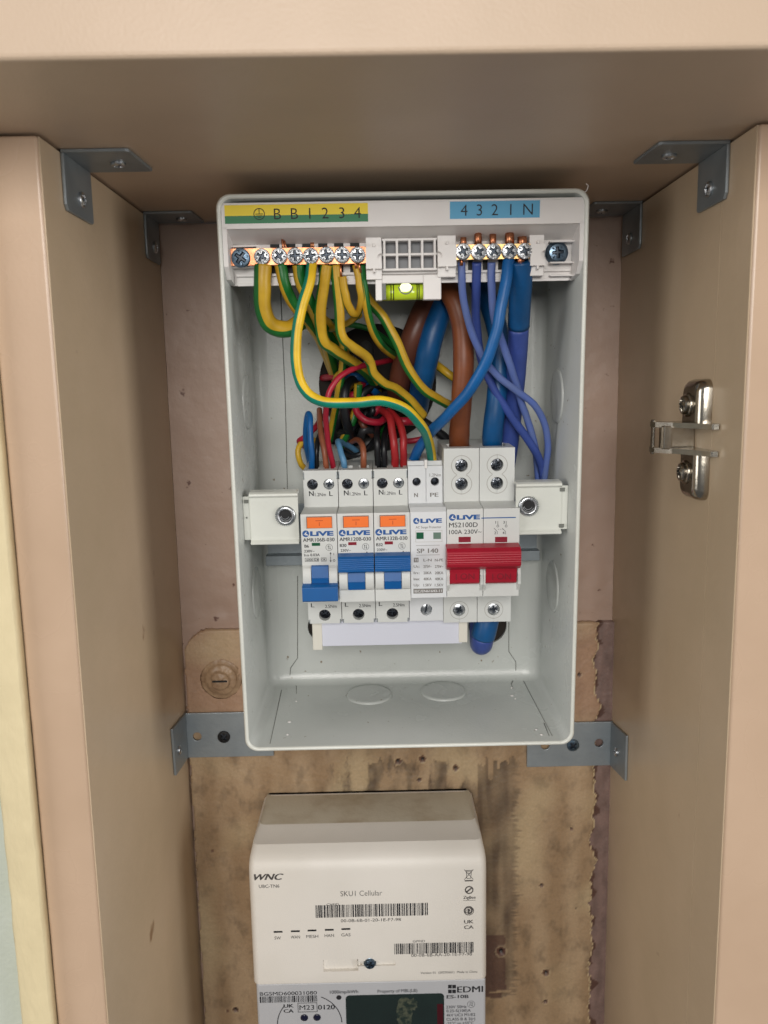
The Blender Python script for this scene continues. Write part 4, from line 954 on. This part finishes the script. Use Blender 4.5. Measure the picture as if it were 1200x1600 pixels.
wire('earth_wire', 'green and yellow wire with a kinked end from the sixth terminal of the earth bar', [(524, 414, 11), (527, 450, 12), (530, 490, 14), (534, 526, 17), (550, 541, 22), (572, 556, 30), (578, 566, 34), (585, 585, 38), (602, 600, 42), (622, 609, 46), (642, 626, 50), (662, 650, 56)], 15, 'wy', (lambda t: 250-50*math.exp(-((t-.42)/.08)**2), 150, 'wg'), ge)
wire('earth_wire', 'short yellow side showing wire hanging from a bare copper end of the earth bar', [(535, 432, 10), (538, 455, 11), (543, 474, 13), (551, 488, 17), (560, 492, 26)], 13, 'wy', (lambda t: 255, 90, 'wg'), ge, bare=[(532, 412, 533, 434, 10, .55)])
wire('earth_wire', 'green and yellow wire curling back to the left behind its neighbours', [(556, 414, 11), (561, 440, 11), (564, 465, 13), (560, 487, 20), (548, 502, 30), (528, 512, 42), (505, 515, 58)], 11, 'wy', (lambda t: 100, 110, 'wg'), ge, bare=[(555, 408, 557, 420, 9.8, .8)])
wire('earth_wire', 'green and yellow wire from the last terminal on the right of the earth bar', [(564, 414, 12), (568, 445, 13), (573, 480, 16), (582, 515, 24), (598, 542, 38), (616, 556, 56), (630, 566, 80)], 13, 'wy', (lambda t: 80, 150, 'wg'), ge, bare=[(561, 408, 563, 426, 10, .7)])
wire('earth_wire', 'green and yellow wire running down from the spirit level to the brown cable', [(566, 452, 34), (582, 476, 32), (602, 500, 30), (620, 536, 30), (638, 575, 32), (660, 606, 36), (685, 624, 44), (715, 640, 60)], 15, 'wy', (lambda t: 262, 150, 'wg'), ge)
wire('earth_wire', 'shaded green and yellow wire behind the brown cable', [(640, 545, 74), (682, 570, 66), (706, 588, 62), (740, 606, 70)], 13, 'wy', (lambda t: 240, 120, 'wg'), ge)
wire('earth_wire', 'green and yellow wire hanging straight down behind the red wire', [(530, 500, 50), (536, 545, 52), (533, 590, 54), (524, 640, 62), (515, 690, 72)], 12, 'wy', (lambda t: 80, 130, 'wg'), ge)
wire('earth_wire', 'yellow wire curving round behind the left breaker top', [(500, 690, 74), (478, 686, 66), (466, 702, 62), (470, 724, 62), (482, 736, 68)], 9, 'wy', None, ge)
wire('earth_wire', 'earth wire crossing behind the black wires above the second breaker', [(560, 600, 60), (556, 640, 62), (545, 670, 62), (530, 700, 66)], 13, 'wy', (lambda t: 60, 150, 'wg'), ge)
wire('earth_wire', 'dim green wire crossing left to right behind the others', [(480, 498, 60), (530, 505, 62), (580, 515, 64), (620, 545, 70)], 9, 'wg', None, ge)
# crimson + reds
gr = 'red wires over the breakers'
wire('red_wire', 'thin crimson wire arching over from the cable hole to the left breaker', [(622, 560, 70), (604, 564, 60), (580, 569, 48), (552, 576, 38), (528, 592, 32), (514, 615, 30), (509, 645, 31), (512, 685, 38), (519, 722, 46), (522, 740, 50)], 9, 'wdr', None, gr)
wire('red_wire', 'left one of the two thick red wires entering the right hand breaker', [(590, 640, 74), (600, 644, 62), (609, 654, 52), (614, 680, 47), (617, 705, 46), (617.5, 730, 50)], 12, 'wr', None, gr)
wire('red_wire', 'right one of the two thick red wires entering the right hand breaker', [(598, 636, 78), (612, 646, 62), (624, 660, 52), (630, 682, 47), (630.5, 705, 46), (630.5, 728, 50)], 11.5, 'wr', None, gr)
wire('red_wire', 'crimson wire looped behind the teal striped earth wire', [(568, 600, 70), (557, 618, 62), (557, 642, 58), (572, 656, 56), (592, 660, 58), (606, 650, 66)], 11, 'wdr', None, gr)
wire('red_wire', 'crimson wire running low behind the breakers to the right', [(625, 690, 72), (650, 688, 70), (672, 682, 72)], 9, 'wdr', None, gr)
wire('red_wire', 'dark red wire bent out at the left behind the blue wire', [(505, 650, 74), (492, 668, 66), (478, 682, 62), (468, 690, 66), (480, 700, 76)], 9, 'wdr', None, gr)
wire('brown_wire', 'orange brown wire beside the crimson wire on the left breaker', [(499, 640, 70), (500, 665, 56), (505, 695, 48), (509, 722, 47), (511, 742, 52)], 9, 'wlbr', None)
wire('brown_wire', 'short orange brown wire entering the middle breaker', [(548, 690, 70), (560, 688, 60), (567, 698, 50), (568, 715, 47), (568, 734, 50)], 9.5, 'wlbr', None)
wire('blue_wire', 'deep blue wire standing upright in the left breaker', [(484, 724, 76), (478, 690, 62), (480, 652, 54), (484, 650, 50), (485, 680, 46), (487, 712, 46), (487, 738, 50)], 9.5, 'wb', None)
wire('blue_wire', 'pale blue wire entering the middle breaker', [(560, 706, 76), (540, 694, 66), (529, 690, 56), (532, 704, 50), (537, 722, 47), (539, 738, 50)], 9.5, 'wlb', None)
gk = 'black wires in the middle of the box'
for lbl, pts, wp in (('black wire entering the right hand breaker on its left side', [(596, 650, 76), (590, 665, 60), (589, 690, 48), (591, 730, 50)], 10),
                     ('black wire beside the thick red wires in the right hand breaker', [(608, 662, 74), (601, 680, 56), (600, 700, 49), (601, 730, 50)], 10),
                     ('black wire hidden next to the upright deep blue wire', [(520, 660, 76), (500, 680, 58), (495, 705, 50), (495, 738, 52)], 8),
                     ('black wire loop above the middle breaker', [(575, 590, 80), (555, 592, 66), (541, 605, 56), (538, 635, 54), (543, 665, 58), (556, 690, 74)], 15),
                     ('black wire arched behind the crimson loop', [(620, 600, 84), (595, 600, 72), (570, 612, 64), (560, 640, 64), (580, 680, 76)], 13),
                     ('thin black wire drooping behind the breakers', [(595, 670, 72), (575, 700, 60), (552, 712, 60), (532, 702, 72)], 8),
                     ('black wire leaning left over the cable hole', [(540, 560, 84), (532, 600, 72), (530, 650, 66), (520, 690, 74)], 15),
                     ('black wire running right behind the brown cable', [(590, 640, 80), (630, 640, 74), (680, 672, 74), (720, 705, 76)], 14)):
    wire('black_wire', lbl, pts, wp, 'wk', None, gk)
# thick tails
wire('cable', 'thick bright brown cable rising from the main switch and bending back under the spirit level', [(717, 706, 52), (718, 672, 44), (721, 630, 40), (724, 580, 38), (724, 530, 38), (718, 492, 38), (707, 464, 40), (690, 440, 46)], 33, 'wbr', None, 'thick supply cables', 'cable', n=28)
wire('cable', 'thick dark brown cable slanting into the back of the box', [(700, 430, 60), (672, 468, 56), (650, 515, 52), (634, 560, 56), (624, 605, 68), (618, 650, 92)], 37, 'wbr2', None, 'thick supply cables', 'cable', n=28)
wire('cable', 'thick blue cable slanting into the back of the box beside the dark brown one', [(706, 452, 60), (690, 482, 52), (676, 522, 48), (666, 565, 50), (657, 610, 60), (648, 660, 92)], 36, 'wb2', None, 'thick supply cables', 'cable', n=28)
wire('cable', 'thick blue cable entering the right pole of the main switch', [(769, 706, 50), (770, 672, 42), (776, 620, 40), (781, 570, 42), (778, 520, 44), (764, 475, 50), (748, 440, 60)], 32, 'wb2', None, 'thick supply cables', 'cable', n=28)
wire('cable', 'thick cable hanging from the right end of the neutral bar, blue sleeve over violet', [(814, 408, 11), (814, 440, 14), (812, 480, 20), (811, 500, 24), (808, 560, 34), (803, 620, 44), (796, 690, 54), (786, 760, 62), (775, 860, 66)], 31, 'wb2', None, 'thick supply cables', 'cable', split=(.40, 'wv'), n=28, bare=[(813, 400, 813, 414, 10.5, 2.0), (816, 370, 816, 386, 10.5, 2.2)])
wire('cable', 'thick blue cable looping out below the main switch', [(763, 955, 50), (758, 980, 49), (754, 997, 50), (752, 1006, 55), (751, 1000, 63), (751, 970, 68)], 35, 'wb2', None, 'thick supply cables', 'cable', split=(.36, 'wv'), n=28)
gb_ = 'blue neutral wires'
wire('neutral_wire', 'bright blue wire sweeping from the neutral bar across the brown cable to the surge protector', [(795, 405, 10), (792, 430, 8), (784, 475, 6), (775, 520, 6), (758, 568, 8), (732, 612, 12), (700, 648, 20), (672, 676, 32), (655, 700, 42), (645, 722, 48)], 17.5, 'wb', None, gb_, bare=[(796, 364, 796, 384, 10.5, 2.0), (798, 366, 798, 384, 10.5, 1.6)])
wire('neutral_wire', 'periwinkle wire from the left terminal of the neutral bar, bowing out furthest right', [(721, 410, 11), (722, 440, 12), (727, 485, 16), (741, 530, 22), (758, 563, 26), (778, 588, 28), (806, 610, 30), (834, 632, 34), (850, 660, 40), (856, 695, 46), (852, 735, 50), (848, 775, 54)], 11, 'wp', None, gb_, bare=[(724, 371, 724, 386, 10.5, 1.4), (721, 404, 721, 415, 9.5, .8)])
wire('neutral_wire', 'violet blue wire from the second terminal of the neutral bar', [(745, 410, 11), (744, 450, 15), (744, 500, 24), (752, 560, 34), (770, 604, 36), (795, 645, 38), (820, 680, 42), (838, 708, 46), (848, 740, 52), (850, 775, 56)], 13, 'wv', None, gb_, bare=[(747, 364, 747, 384, 10.5, 1.7)])
wire('neutral_wire', 'periwinkle wire from the third terminal, passing behind the bright blue wire', [(768, 410, 11), (768, 450, 13), (772, 495, 18), (785, 535, 24), (798, 575, 28), (810, 612, 34), (822, 650, 40), (834, 690, 46), (840, 730, 54), (842, 775, 58)], 11.5, 'wp', None, gb_, bare=[(770, 366, 770, 386, 10.5, 1.5)])
# ferrule-like black marks on the red wires are separate little ink rings
rt = random.Random(11); seen = set()
while len(seen) < 28:
    x0 = rt.uniform(535, 650); y0 = rt.uniform(570, 690); an = rt.uniform(0, math.pi); ln = rt.uniform(28, 55); d0 = rt.uniform(58, 72)
    pts = []
    for i in range(5):
        t_ = (i-2)/2; bow = (1-t_*t_)*rt.uniform(8, 22)
        pts.append((x0+math.cos(an)*ln*t_-math.sin(an)*bow, min(712, y0+math.sin(an)*ln*t_*.8-abs(bow)*.6), d0+30*t_*t_))
    mt_, nm_ = rt.choice((('wk', 'black'), ('wk', 'black'), ('wk', 'black'), ('wgy2', 'dark grey'), ('wdr', 'crimson'), ('wbr2', 'dark brown'), ('wy', 'yellow and green'), ('wb2', 'dark blue')))
    hgt = 'low' if y0 > 650 else 'halfway up' if y0 > 610 else 'high up'; dr = 'level' if an < .5 or an > 2.65 else 'upright' if 1.1 < an < 2.05 else 'slanting'
    lb = 'shaded %s %s wire %s in the tangle above the %s' % (dr, nm_, hgt, 'middle breaker' if x0 < 578 else 'right hand breaker' if x0 < 625 else 'surge protector')
    wd_ = rt.uniform(9, 14)
    if lb in seen: continue
    seen.add(lb)
    wire('wire', lb, pts, wd_, mt_, ((180+len(seen)*40) % 360, 150, 'wg') if mt_ == 'wy' else None, 'shaded wires deep in the tangle')
# grey sheathed cables in the dark at the back
for lbl, pts, wp in (('grey sheathed cable emerging at the upper edge of the cable hole', [(560, 520, 96), (572, 545, 84), (565, 580, 80), (545, 610, 88)], 24),
                     ('grey sheathed cable low in the cable hole', [(620, 700, 88), (590, 690, 78), (560, 700, 78), (520, 720, 90)], 24)):
    wire('sheathed_cable', lbl, pts, wp, 'wgy', None, None, 'cable', n=20)

# ================================================================== COMMS HUB + METER
HY = 400.0
def H(px, py, d=HY): return hit(px, py, d)
hx0, hx1 = H(391, 1440).x, H(761, 1440).x
zft, zfb = H(575, 1326).z, H(580, 1537).z
za = hit(575, 1241, 457).z; zb1 = hit(575, 1287, 424).z; zb2 = hit(575, 1318, 408).z
hubt = thing('communications_hub', (0, HY+20, zfb), 'ivory smart meter communications hub with barcodes, below the fuse box', 'communications hub')
def hubprof():      # (inset_x, y, z): cross-section down the front
    return [(4.0, 457.5, za), (3.0, 425, zb1+.25), (2.8, 423, zb1-.5), (1.4, 409, zb2+.3), (1.0, 405.5, zb2-1.9), (.5, 402.6, zb2-4.2), (.15, 400.7, zb2-7.2), (0, HY, zb2-11), (0, HY, zfb+2.5), (0, HY+.3, zfb+1), (.3, HY+1.4, zfb)]
w = MB(); w.open = False; vs = []; fs = []; prof = hubprof()
rows = []
for (ins, y, z) in prof:
    r = 3.6; row = [(hx0+ins, max(y+1, 459), z)]
    row.append((hx0+ins, y+r, z))
    for k in range(1, 6): an = R(90*k/5); row.append((hx0+ins+r-r*math.cos(an), y+r-r*math.sin(an), z))
    for k in range(0, 5): an = R(90*k/5); row.append((hx1-ins-r+r*math.sin(an), y+r-r*math.cos(an), z))
    row.append((hx1-ins, y+r, z)); row.append((hx1-ins, max(y+1, 459), z)); rows.append(row)
n = len(rows[0])
for r_ in rows: vs += r_
fs = [(j*n+k, j*n+k+1, (j+1)*n+k+1, (j+1)*n+k) for j in range(len(rows)-1) for k in range(n-1)]
fs += [tuple(range(n)), tuple(range((len(rows)-1)*n, len(rows)*n))]
w.add(vs, fs, 0, True)
cut = MB(); s0, s1 = H(505, 1500), H(560, 1517); cut.box(s0.x, s1.x, HY-1, HY+2.2, s1.z, s0.z)
c0, c1 = H(558, 1502), H(618, 1508); cut.box(c0.x, c1.x, HY-1, HY+1.2, c1.z-.2, c0.z)
for f_ in range(n-1): w.m[f_] = 1
ob = w.build('housing', [M['hub'], mat('dusty_hub_plastic', (196, 187, 168), 0.6, c2=(168, 152, 128), scale=28, lo=.45, hi=.7, bump=.2, bscale=600)], hubt, cut=cut)
md = ob.modifiers.new('es', 'EDGE_SPLIT'); md.split_angle = R(24)
for p in ob.data.polygons: p.use_smooth = True
h = H(578, 1505.5); w = MB(); w.lathe((h.x, HY+1, h.z), [(3.4, 0), (3.4, -.8), (3.0, -1.1)]); w.screw((h.x, HY, h.z), 2.9, 1.3, ang=70, cross=.9); w.build('screw', M['bluezinc'], hubt)
w = MB(); hy = HY-.07
def TH(s_, px, py, hpx, wpx=None, al='C', b=.005, mb=None, shear=0, d=HY):
    p = H(px, py, d); q = p.dot(FW)/FPX; (mb or w).text(s_, p.x, p.z, hpx*q, d-.07, w=None if wpx is None else wpx*q, bold=b, align=al, shear=shear)
def barcode(w, px0, px1, py0, py1, seed, d=HY):
    a, b = H(px0, (py0+py1)/2, d), H(px1, (py0+py1)/2, d); zt, zb = H((px0+px1)/2, py0, d).z, H((px0+px1)/2, py1, d).z
    rnd = random.Random(seed); x = a.x; q = a.dot(FW)/FPX*.78
    while x < b.x-2*q:
        wd = q*rnd.choice((1, 1, 2, 1, 3)); w.quad(x, min(b.x, x+wd), zb, zt, d-.07); x += wd+q*rnd.choice((1, 1, 2, 1.5))
TH('WNC', 420, 1370, 10.5, 45, b=.05, shear=.35); TH('UBC-TN6', 420.5, 1384.5, 5.6, 32); TH('SKU1 Cellular', 564.5, 1395.5, 9, 65, b=-.006)
TH('CHFID', 520, 1413, 3.8, 19); TH('00-0B-6B-01-20-1E-F7-98', 579.5, 1437.5, 5.2, 94); TH('GPFID', 654.5, 1470.5, 3.8, 19); TH('00-0B-6B-AA-20-1E-F7-98', 690, 1491.5, 5.2, 95)
for s_, px, py in (('SW', 434, 1465.5), ('WAN', 461.5, 1464), ('MESH', 488, 1463), ('HAN', 514.5, 1461.5), ('GAS', 540.5, 1460.5)): TH(s_, px, py, 5.2, {2: 10, 3: 14.5, 4: 18.5}[len(s_)])
TH('Version 01  (20230601)  Made in China', 701.5, 1519, 3.8, 89)
w.build('marking', mat('dark_grey_ink', (74, 70, 68), .6), hubt)
w = MB(); barcode(w, 493, 670, 1412.5, 1432, 3); barcode(w, 616, 742.5, 1473, 1489.5, 9); w.build('barcode', M['ink'], hubt)
w = MB()   # symbols on the right
TH('UK', 732.5, 1440, 6, 14.5, b=.04); TH('CA', 732.5, 1448.5, 6, 14.5, b=.04)
q = H(733, 1366).dot(FW)/FPX
c = H(732.5, 1366); c = (c.x, c.z)
for a, b in (((-7, 8), (7, -9)), ((7, 8), (-7, -9)), ((-4.5, 5), (4.5, 5)), ((-4, 5), (-3, -7)), ((4, 5), (3, -7)), ((-3, -7), (3, -7)), ((-3, 2), (3, 2)), ((-5, 6.5), (5, 6.5))): w.line((c[0]+a[0]*q, c[1]+a[1]*q), (c[0]+b[0]*q, c[1]+b[1]*q), .9*q, hy)
w.quad(c[0]-6.5*q, c[0]+6.5*q, c[1]-12*q, c[1]-9.8*q, hy)
c = H(733, 1390.5); w.ring((c.x, c.z), 6.8*q, 4.9*q, hy, a0=200, a1=400); w.ring((c.x, c.z), 6.8*q, 4.9*q, hy, a0=20, a1=220); w.line((c.x-4.5*q, c.z-4*q), (c.x+4.5*q, c.z+4*q), 2.6*q, hy-.02)
TH('ZigBee', 733.5, 1402, 5, 19, b=.03); a, b = H(724, 1407), H(743, 1407); w.quad(a.x, b.x, a.z-.12, a.z+.12, hy)
c = H(732.5, 1423); w.disc((c.x, c.z), 8*q, hy); w.build('symbol', mat('charcoal_ink', (84, 80, 78), .6), hubt)
w = MB(); w.ring((c.x-.8*q, c.z+.8*q), 4.2*q, 3.1*q, hy-.04, a0=-60, a1=250); w.ring((c.x+.5*q, c.z-.5*q), 6.3*q, 5.5*q, hy-.04, a0=-150, a1=10); w.line((c.x-2.4*q, c.z-5*q), (c.x-2.4*q, c.z+3*q), .9*q, hy-.04); w.build('symbol', M['hub'], hubt)
for px, py in ((434.5, 1456), (461.5, 1455), (487.5, 1453.8), (514.5, 1452.8), (540.5, 1451.5)):
    p = H(px, py); w = MB(); w.box(p.x-7*q, p.x+7*q, HY-.12, HY+.1, p.z-1.5*q, p.z+1.5*q); w.build('led_slot', M['dark'], hubt, bevel=.1)

# meter
MY = HY+2.4
mt = thing('electricity_meter', (0, MY+25, -440), 'grey electricity meter with dark display, only its top edge showing under the hub', 'electricity meter')
mx0, mx1 = hit(401, 1560, MY).x, hit(759, 1560, MY).x
w = MB(); w.box(mx0, mx1, MY, MY+44, -440, zfb-.3); w.build('housing', M['meter'], mt, bevel=1.2)
def HM(px, py): return hit(px, py, MY)
lx0, lx1, lz1 = HM(541, 1590).x, HM(694, 1590).x, HM(617, 1553.5).z
w = MB(); pts = []
for cx_, cz_, s0 in ((lx1-2.2, lz1-2.2, 0), (lx0+2.2, lz1-2.2, 90)):
    for k in range(7): an = R(s0+15*k); pts.append((cx_+2.2*math.cos(an), cz_+2.2*math.sin(an)))
pts += [(lx0, -430), (lx1, -430)]
w.prism(pts, MY-.25, MY+.2, axis=1); dp = w.build('display', M['lcd'], mt)
w = MB()   # reflections on the glass, painted as flat greenish-tan patches
p0 = HM(632, 1560)
for sd, cx_, cz_, rx, rz_ in ((1, p0.x, p0.z-9, 4.5, 10.5), (2, p0.x-22, p0.z-20, 5, 3.4), (3, p0.x+4.6, p0.z-3.5, 2.6, 3.6)):
    w.prism([(cx_+rx*(1+.45*noise.noise(Vector((k*1.7, sd, 0))))*math.cos(k*math.pi/16), cz_+rz_*(1+.35*noise.noise(Vector((k*1.1, sd, 4))))*math.sin(k*math.pi/16)) for k in range(32)], MY-.27-.01*sd, MY-.2, axis=1)
w.build('painted_reflection', M['lcdrefl'], dp)
w = MB(); a = HM(683, 1575).x; w.box(a, lx1-.6, MY-.28, MY-.2, -430, HM(688, 1568).z); w.build('red_lens', mat('dark_red_lens', (70, 16, 24), .2), dp)
w = MB()
def TM(s_, px, py, hpx, wpx=None, b=.01, al='C'): TH(s_, px, py, hpx, wpx, al, b, w, d=MY)
TM('BGSMD600031080', 450.5, 1552, 6.2, 89, .012); barcode(w, 406, 497, 1556, 1566, 5, MY)
TM('1000imp/kWh', 537.5, 1549.5, 5.6, 44); TM('Property of MBL(LB)', 621, 1548, 5.4, 62); TM('EDMI', 734.5, 1545.5, 10.5, 40, .03); TM('ES-10B', 715, 1557, 5.6, 34, .05)
TM('230V 50Hz', 713, 1573, 4.8, 32); TM('0.25-5(100)A', 716.5, 1579, 4.8, 38); TM('4kV UC3 M1/E2', 720, 1585.5, 4.8, 45); TM('CLASS B & 2(r)', 720, 1592, 4.8, 45); TM('-25°C to +55°C', 718.5, 1598.5, 4.8, 43)
TM('UK', 451, 1571.5, 6, 15, .05); TM('CA', 451, 1579.5, 6, 15, .05); TM('M23', 479.5, 1574, 8.4, 23, .005); TM('0120', 510, 1573.5, 8, 26, .03)
for px in (703, 709.5): 
    for py in (1541.5, 1549): c = HM(px, py); w.quad(c.x-1.0, c.x+1.0, c.z-1.1, c.z+1.1, MY-.07)
a, b = HM(465, 1567), HM(496, 1581)
for u in ((a.x, a.x+.3, b.z, a.z), (b.x-.3, b.x, b.z, a.z), (a.x, b.x, a.z-.3, a.z), (a.x, b.x, b.z, b.z+.3)): w.quad(*u, MY-.07)
c = HM(484, 1600); qm = c.dot(FW)/FPX
w.ring((c.x, c.z), 51*qm, 49.6*qm, MY-.07, a0=2, a1=68, n=30); w.ring((c.x, c.z), 51*qm, 49.6*qm, MY-.07, a0=140, a1=182, n=20)
c = HM(736, 1569); w.ring((c.x, c.z), 6*qm, 5.5*qm, MY-.07); w.text('23', c.x, c.z, 5*qm, MY-.08, rot=80)
c = HM(529.5, 1558.5); w.disc((c.x, c.z), 4*qm, MY-.09)
w.build('marking', M['ink'], mt)
for px, py in ((475.5, 1590), (495.5, 1589.5)):
    c = HM(px, py); w = MB(); w.lathe((c.x, MY, c.z), [(2.1, .3), (2.1, -.2), (1.6, -.5), (0, -.6)], n=22); w.build('optical_port', mat('navy_lens', (22, 24, 48), .2), mt)
for o in bpy.data.objects:
    if 'org' in o.keys(): del o['org']
